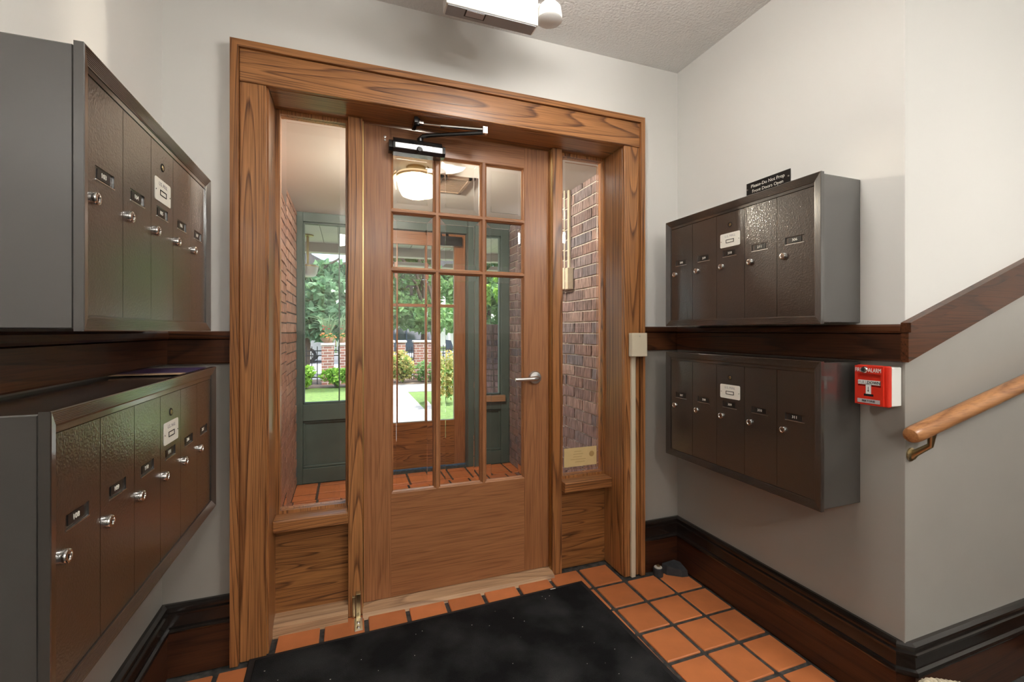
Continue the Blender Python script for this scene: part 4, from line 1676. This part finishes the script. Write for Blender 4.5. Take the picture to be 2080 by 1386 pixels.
def bush(x, y, rx, ry, h, mat, seed, label, n=900, size=0.06):
    r = root('garden_bush', (x, y, GZ), label, 'bush', group='bushes in the planting bed')
    rn = random.Random(seed)
    mb = MB()
    for k in range(6):
        a = rn.uniform(0, 6.28)
        mb.tube([(x, y, GZ - 0.02), (x + rx * 0.4 * math.cos(a), y + ry * 0.4 * math.sin(a), GZ + h * 0.6)], [0.012, 0.006], 5)
    mb.build('stems', 'trunk', r)
    blobs = []
    for k in range(9):
        a = rn.uniform(0, 6.28)
        q = rn.uniform(0.0, 0.65)
        blobs.append((x + rx * q * math.cos(a), y + ry * q * math.sin(a), GZ + h * rn.uniform(0.25, 0.78), rx * 0.5, ry * 0.5, h * 0.25))
    leaves('foliage', mat, blobs, n, size, seed + 3, r)
    return r


bush(-1.62, 9.2, 0.33, 0.30, 0.56, 'leaf_lime', 31, 'low bright green bush at the lawn edge, farthest from the path', n=1100)
bush(-0.94, 9.2, 0.33, 0.30, 0.54, 'leaf_lime', 32, 'low bright green bush beside the flower-topped pillar', n=1100)
bush(-0.26, 9.2, 0.33, 0.30, 0.52, 'leaf_lime', 38, 'low bright green bush in front of the flower-topped pillar', n=1100)
bush(0.42, 9.55, 0.30, 0.26, 0.50, 'leaf_mid', 33, 'low mid green bush between the pillars and the path', n=900)
bush(1.28, 9.65, 0.42, 0.32, 0.88, 'leaf_gold', 34, 'green bush with golden tips at the end of the path', n=1300)
bush(1.95, 9.6, 0.40, 0.32, 0.62, 'leaf_mid', 35, 'small green bush next to the golden-tipped one')
bush(1.66, 6.3, 0.30, 0.45, 0.95, 'leaf_gold', 36, 'tall golden-leaved bush close beside the path', n=1300)
bush(2.7, 9.4, 0.5, 0.35, 0.8, 'leaf_gold', 37, 'golden-leaved bush by the garden gate')

# ---- iron fence, pillars, planters, garden wall
fe = root('iron_fence', (-2.0, 10.0, GZ), 'black iron fence with upright pickets behind the bushes', 'fence')
MB().box(-4.2, 0.35, 9.985, 10.015, 0.66, 0.685).build('rail', 'iron', fe)
MB().box(-4.2, 0.35, 9.985, 10.015, 0.545, 0.57).build('rail', 'iron', fe)
MB().box(-4.2, 0.35, 9.985, 10.015, 0.02, 0.045).build('rail', 'iron', fe)
pk = MB().box(-0.009, 0.009, -0.009, 0.009, 0, 0.93).mesh('picket', 'iron')
for k in range(38):
    x = -4.18 + k * 0.12
    if -0.64 < x < -0.28:
        continue
    o = link('picket', pk, fe)
    o.location = Vector((x, 10.0, GZ)) - OFF[fe.name]


def pillar(x, y, w, top, label):
    r = root('brick_pillar', (x, y, GZ), label, 'pillar', group='brick fence pillars')
    MB().box(x - w / 2, x + w / 2, y - w / 2, y + w / 2, GZ, top - 0.06).build('shaft', 'pillar', r)
    MB().box(x - w / 2 - 0.025, x + w / 2 + 0.025, y - w / 2 - 0.025, y + w / 2 + 0.025, top - 0.06, top, bev=0.01).build('cap', 'stone', r)


pillar(-0.462, 10.0, 0.27, 0.865, 'brick pillar carrying a planter of orange and red flowers')
pillar(0.10, 10.6, 0.24, 0.865, 'brick pillar carrying a smaller planter, nearer the gate')


def planter(x, y, z, s_, label, seed):
    r = root('flower_planter', (x, y, z), label, 'planter', group='flower planters on pillars')
    mb = MB()
    mb.lathe([(0.07 * s_, 0.0), (0.12 * s_, 0.05 * s_), (0.135 * s_, 0.10 * s_), (0.12 * s_, 0.10 * s_), (0.0, 0.09 * s_)], (x, y, z), n=16)
    mb.build('bowl', 'terracotta', r)
    leaves('greenery', 'leaf_mid', [(x, y, z + 0.10 * s_, 0.14 * s_, 0.14 * s_, 0.09 * s_)], 160, 0.05, seed, r)
    rn = random.Random(seed)
    mb = MB()
    for k in range(42):
        a, l_ = rn.uniform(0, 6.28), rn.uniform(0.25, 0.55) * s_
        t_ = rn.uniform(0.25, 0.8)
        mb.tube([(x, y, z + 0.1 * s_), (x + l_ * 0.5 * t_ * math.cos(a), y + l_ * 0.3 * t_ * math.sin(a), z + 0.1 * s_ + l_ * 0.75), (x + l_ * t_ * math.cos(a), y + l_ * 0.6 * t_ * math.sin(a), z + 0.1 * s_ + l_ * 0.85)],
                [0.006, 0.005, 0.002], 4)
    g = mb.build('spiky_grass', 'leaf_grey', r)
    g['kind'] = 'stuff'
    for m_, cnt, zz, nm in (('orangeflower', 26, 0.13, 'orange_flowers'), ('redflower', 9, 0.30, 'red_flowers')):
        mb = MB()
        for k in range(cnt):
            a = rn.uniform(0, 6.28)
            q = rn.uniform(0.3, 1.0) * 0.15 * s_
            p = (x + q * math.cos(a), y + q * math.sin(a) - 0.03, z + zz * s_ + rn.uniform(-0.04, 0.06) * s_)
            mb.lathe([(0.0, -0.01), (0.022, 0.0), (0.026, 0.012), (0.0, 0.016)], p, n=6)
        f_ = mb.build(nm, m_, r)
        f_['kind'] = 'stuff'


planter(-0.462, 10.0, 0.865, 1.25, 'planter with orange and red flowers and spiky grass on the nearer pillar', 51)
planter(0.10, 10.6, 0.865, 1.0, 'planter with orange and red flowers on the pillar nearer the gate', 52)

for xa, xb, lbl in ((0.62, 1.43, 'low brick garden wall section with a stone cap behind the golden bush'), (1.66, 2.35, 'low brick garden wall section with a stone cap beyond the gate gap')):
    r = root('garden_wall', ((xa + xb) / 2, 10.4, GZ), lbl, 'wall', group='garden wall sections')
    MB().box(xa, xb, 10.28, 10.52, GZ, 0.845).build('brickwork', 'pillar', r)
    MB().box(xa - 0.03, xb + 0.03, 10.24, 10.56, 0.845, 0.905, bev=0.01).build('cap', 'stone', r)
gt = root('garden_gate', (1.545, 10.4, GZ), 'narrow black iron gate between the brick wall sections', 'gate')
for zz in (0.05, 0.62):
    MB().box(1.465, 1.625, 10.39, 10.41, zz, zz + 0.025).build('rail', 'iron', gt)
pk2 = MB().box(-0.007, 0.007, -0.007, 0.007, 0, 0.88).mesh('picket', 'iron')
for k in range(3):
    o = link('picket', pk2, gt)
    o.location = Vector((1.485 + k * 0.06, 10.4, GZ)) - OFF[gt.name]
fe2 = root('iron_fence', (3.6, 10.0, GZ), 'black iron fence with upright pickets on the far side of the gate', 'fence')
for zz in (0.02, 0.545, 0.66):
    MB().box(2.42, 6.0, 9.985, 10.015, zz, zz + 0.025).build('rail', 'iron', fe2)
for k in range(30):
    o = link('picket', pk, fe2)
    o.location = Vector((2.45 + k * 0.12, 10.0, GZ)) - OFF[fe2.name]

# ---- white picket fence across the street
pf = root('picket_fence', (-2.5, 26.9, GZ), 'white wooden picket fence across the street', 'fence')
for zz in (0.25, 0.75):
    MB().box(-9, 6, 26.96, 27.0, GZ + zz, GZ + zz + 0.07).build('rail', 'siding', pf)
pp = MB().prism([(-0.05, 0), (0.05, 0), (0.05, 1.0), (0, 1.1), (-0.05, 1.0)], 'y', -0.015, 0.015).mesh('picket', 'siding')
for k in range(80):
    o = link('picket', pp, pf)
    o.location = Vector((-8.95 + k * 0.19, 26.93, GZ)) - OFF[pf.name]


# ---- parked cars
def car(x, y, mat, label, ln=4.4, flip=1):
    z = GZ - 0.02
    r = root('parked_car', (x, y, z), label, 'car', group='cars parked in the street')
    S_ = ln / 4.4

    def X(u):
        return x + flip * u * S_
    body = [(-2.15, 0.32), (-2.2, 0.62), (-2.1, 0.82), (-1.2, 0.92), (1.55, 0.95), (2.1, 0.88), (2.2, 0.6), (2.15, 0.32)]
    mb = MB()
    mb.prism([(X(u), z + w) for u, w in body], 'y', y - 0.85, y + 0.85)
    mb.build('body', mat, r)
    cab = [(-1.25, 0.92), (-0.55, 1.40), (0.75, 1.44), (1.60, 0.95)]
    mb = MB()
    A = [mb.bm.verts.new((X(u), y - (0.80 if w < 1 else 0.62), z + w)) for u, w in cab]
    B = [mb.bm.verts.new((X(u), y + (0.80 if w < 1 else 0.62), z + w)) for u, w in cab]
    mb._face(A)
    mb._face(list(reversed(B)))
    for k in range(4):
        j = (k + 1) % 4
        mb._face([A[k], A[j], B[j], B[k]])
    cb = mb.build('cabin_glass', 'darkglass', r)
    MB().prism([(X(-0.58), z + 1.395), (X(0.78), z + 1.435), (X(0.72), z + 1.465), (X(-0.50), z + 1.43)], 'y', y - 0.63, y + 0.63).build('roof', mat, r)
    for u in (0.08,):
        MB().box(X(u) - 0.03, X(u) + 0.03, y - 0.80, y - 0.70, z + 0.93, z + 1.40).build('door_pillar', mat, cb)
    for u in (-1.35, 1.38):
        for sy in (-0.84, 0.66):
            mb = MB()
            mb.lathe([(0.0, 0.0), (0.19, -0.005), (0.20, 0.02), (0.31, 0.0), (0.32, 0.03), (0.32, 0.15), (0.31, 0.18), (0.0, 0.18)], (X(u), y + sy - (0.03 if sy < 0 else -0.03), z + 0.32), axis='y', n=20)
            wl_ = mb.build('wheel', 'tyre', r)
            MB().lathe([(0.0, -0.012), (0.18, -0.01), (0.19, 0.0)], (X(u), y + sy - 0.035 if sy < 0 else y + sy + 0.215, z + 0.32), axis='y', n=14).build('hub_cap', 'zinc', wl_)
    for u in (-2.18,):
        MB().box(min(X(u), X(u + 0.1)), max(X(u), X(u + 0.1)), y - 0.80, y - 0.50, z + 0.62, z + 0.76).build('headlamp', 'offwhite', r)
    return r


car(-2.9, 19.0, 'carsilver', 'silver car parked beyond the iron fence')
car(2.4, 19.6, 'cardark', 'dark blue car parked beyond the garden gate')
car(7.6, 18.8, 'carsilver', 'silver car parked farther along the street, past the dark blue one', flip=-1)


# ---- houses across the street
def house(x, y, w, d, h, mat, label):
    r = root('house', (x, y, GZ), label, 'house', group='houses across the street')
    MB().box(x - w / 2, x + w / 2, y, y + d, GZ, h).build('walls', mat, r)
    MB().prism([(x - w / 2 - 0.4, h), (x + w / 2 + 0.4, h), (x, h + 2.6)], 'y', y - 0.3, y + d + 0.3).build('roof', 'roofing', r)
    for k in range(3):
        for zz in (1.0, 3.6):
            xx = x - w / 2 + w * (k + 0.5) / 3
            wd = MB().box(xx - 0.5, xx + 0.5, y - 0.06, y + 0.02, zz, zz + 1.5).build('window', 'siding', r)
            MB().box(xx - 0.42, xx + 0.42, y - 0.075, y - 0.058, zz + 0.08, zz + 1.42).build('pane', 'darkglass', wd)
    MB().box(x - w / 2 + 0.4, x + w / 2 - 0.4, y - 1.8, y - 0.1, 2.7, 2.9).build('porch_roof', 'siding', r)
    for k in range(4):
        xx = x - w / 2 + 0.6 + k * (w - 1.2) / 3
        MB().box(xx - 0.1, xx + 0.1, y - 1.75, y - 1.55, GZ, 2.7).build('porch_post', 'siding', r)


house(-5.5, 33, 9, 8, 5.6, 'brickfar', 'brick house with a white porch across the street')
house(6.0, 34, 9, 8, 5.8, 'siding', 'white sided house with a porch across the street')
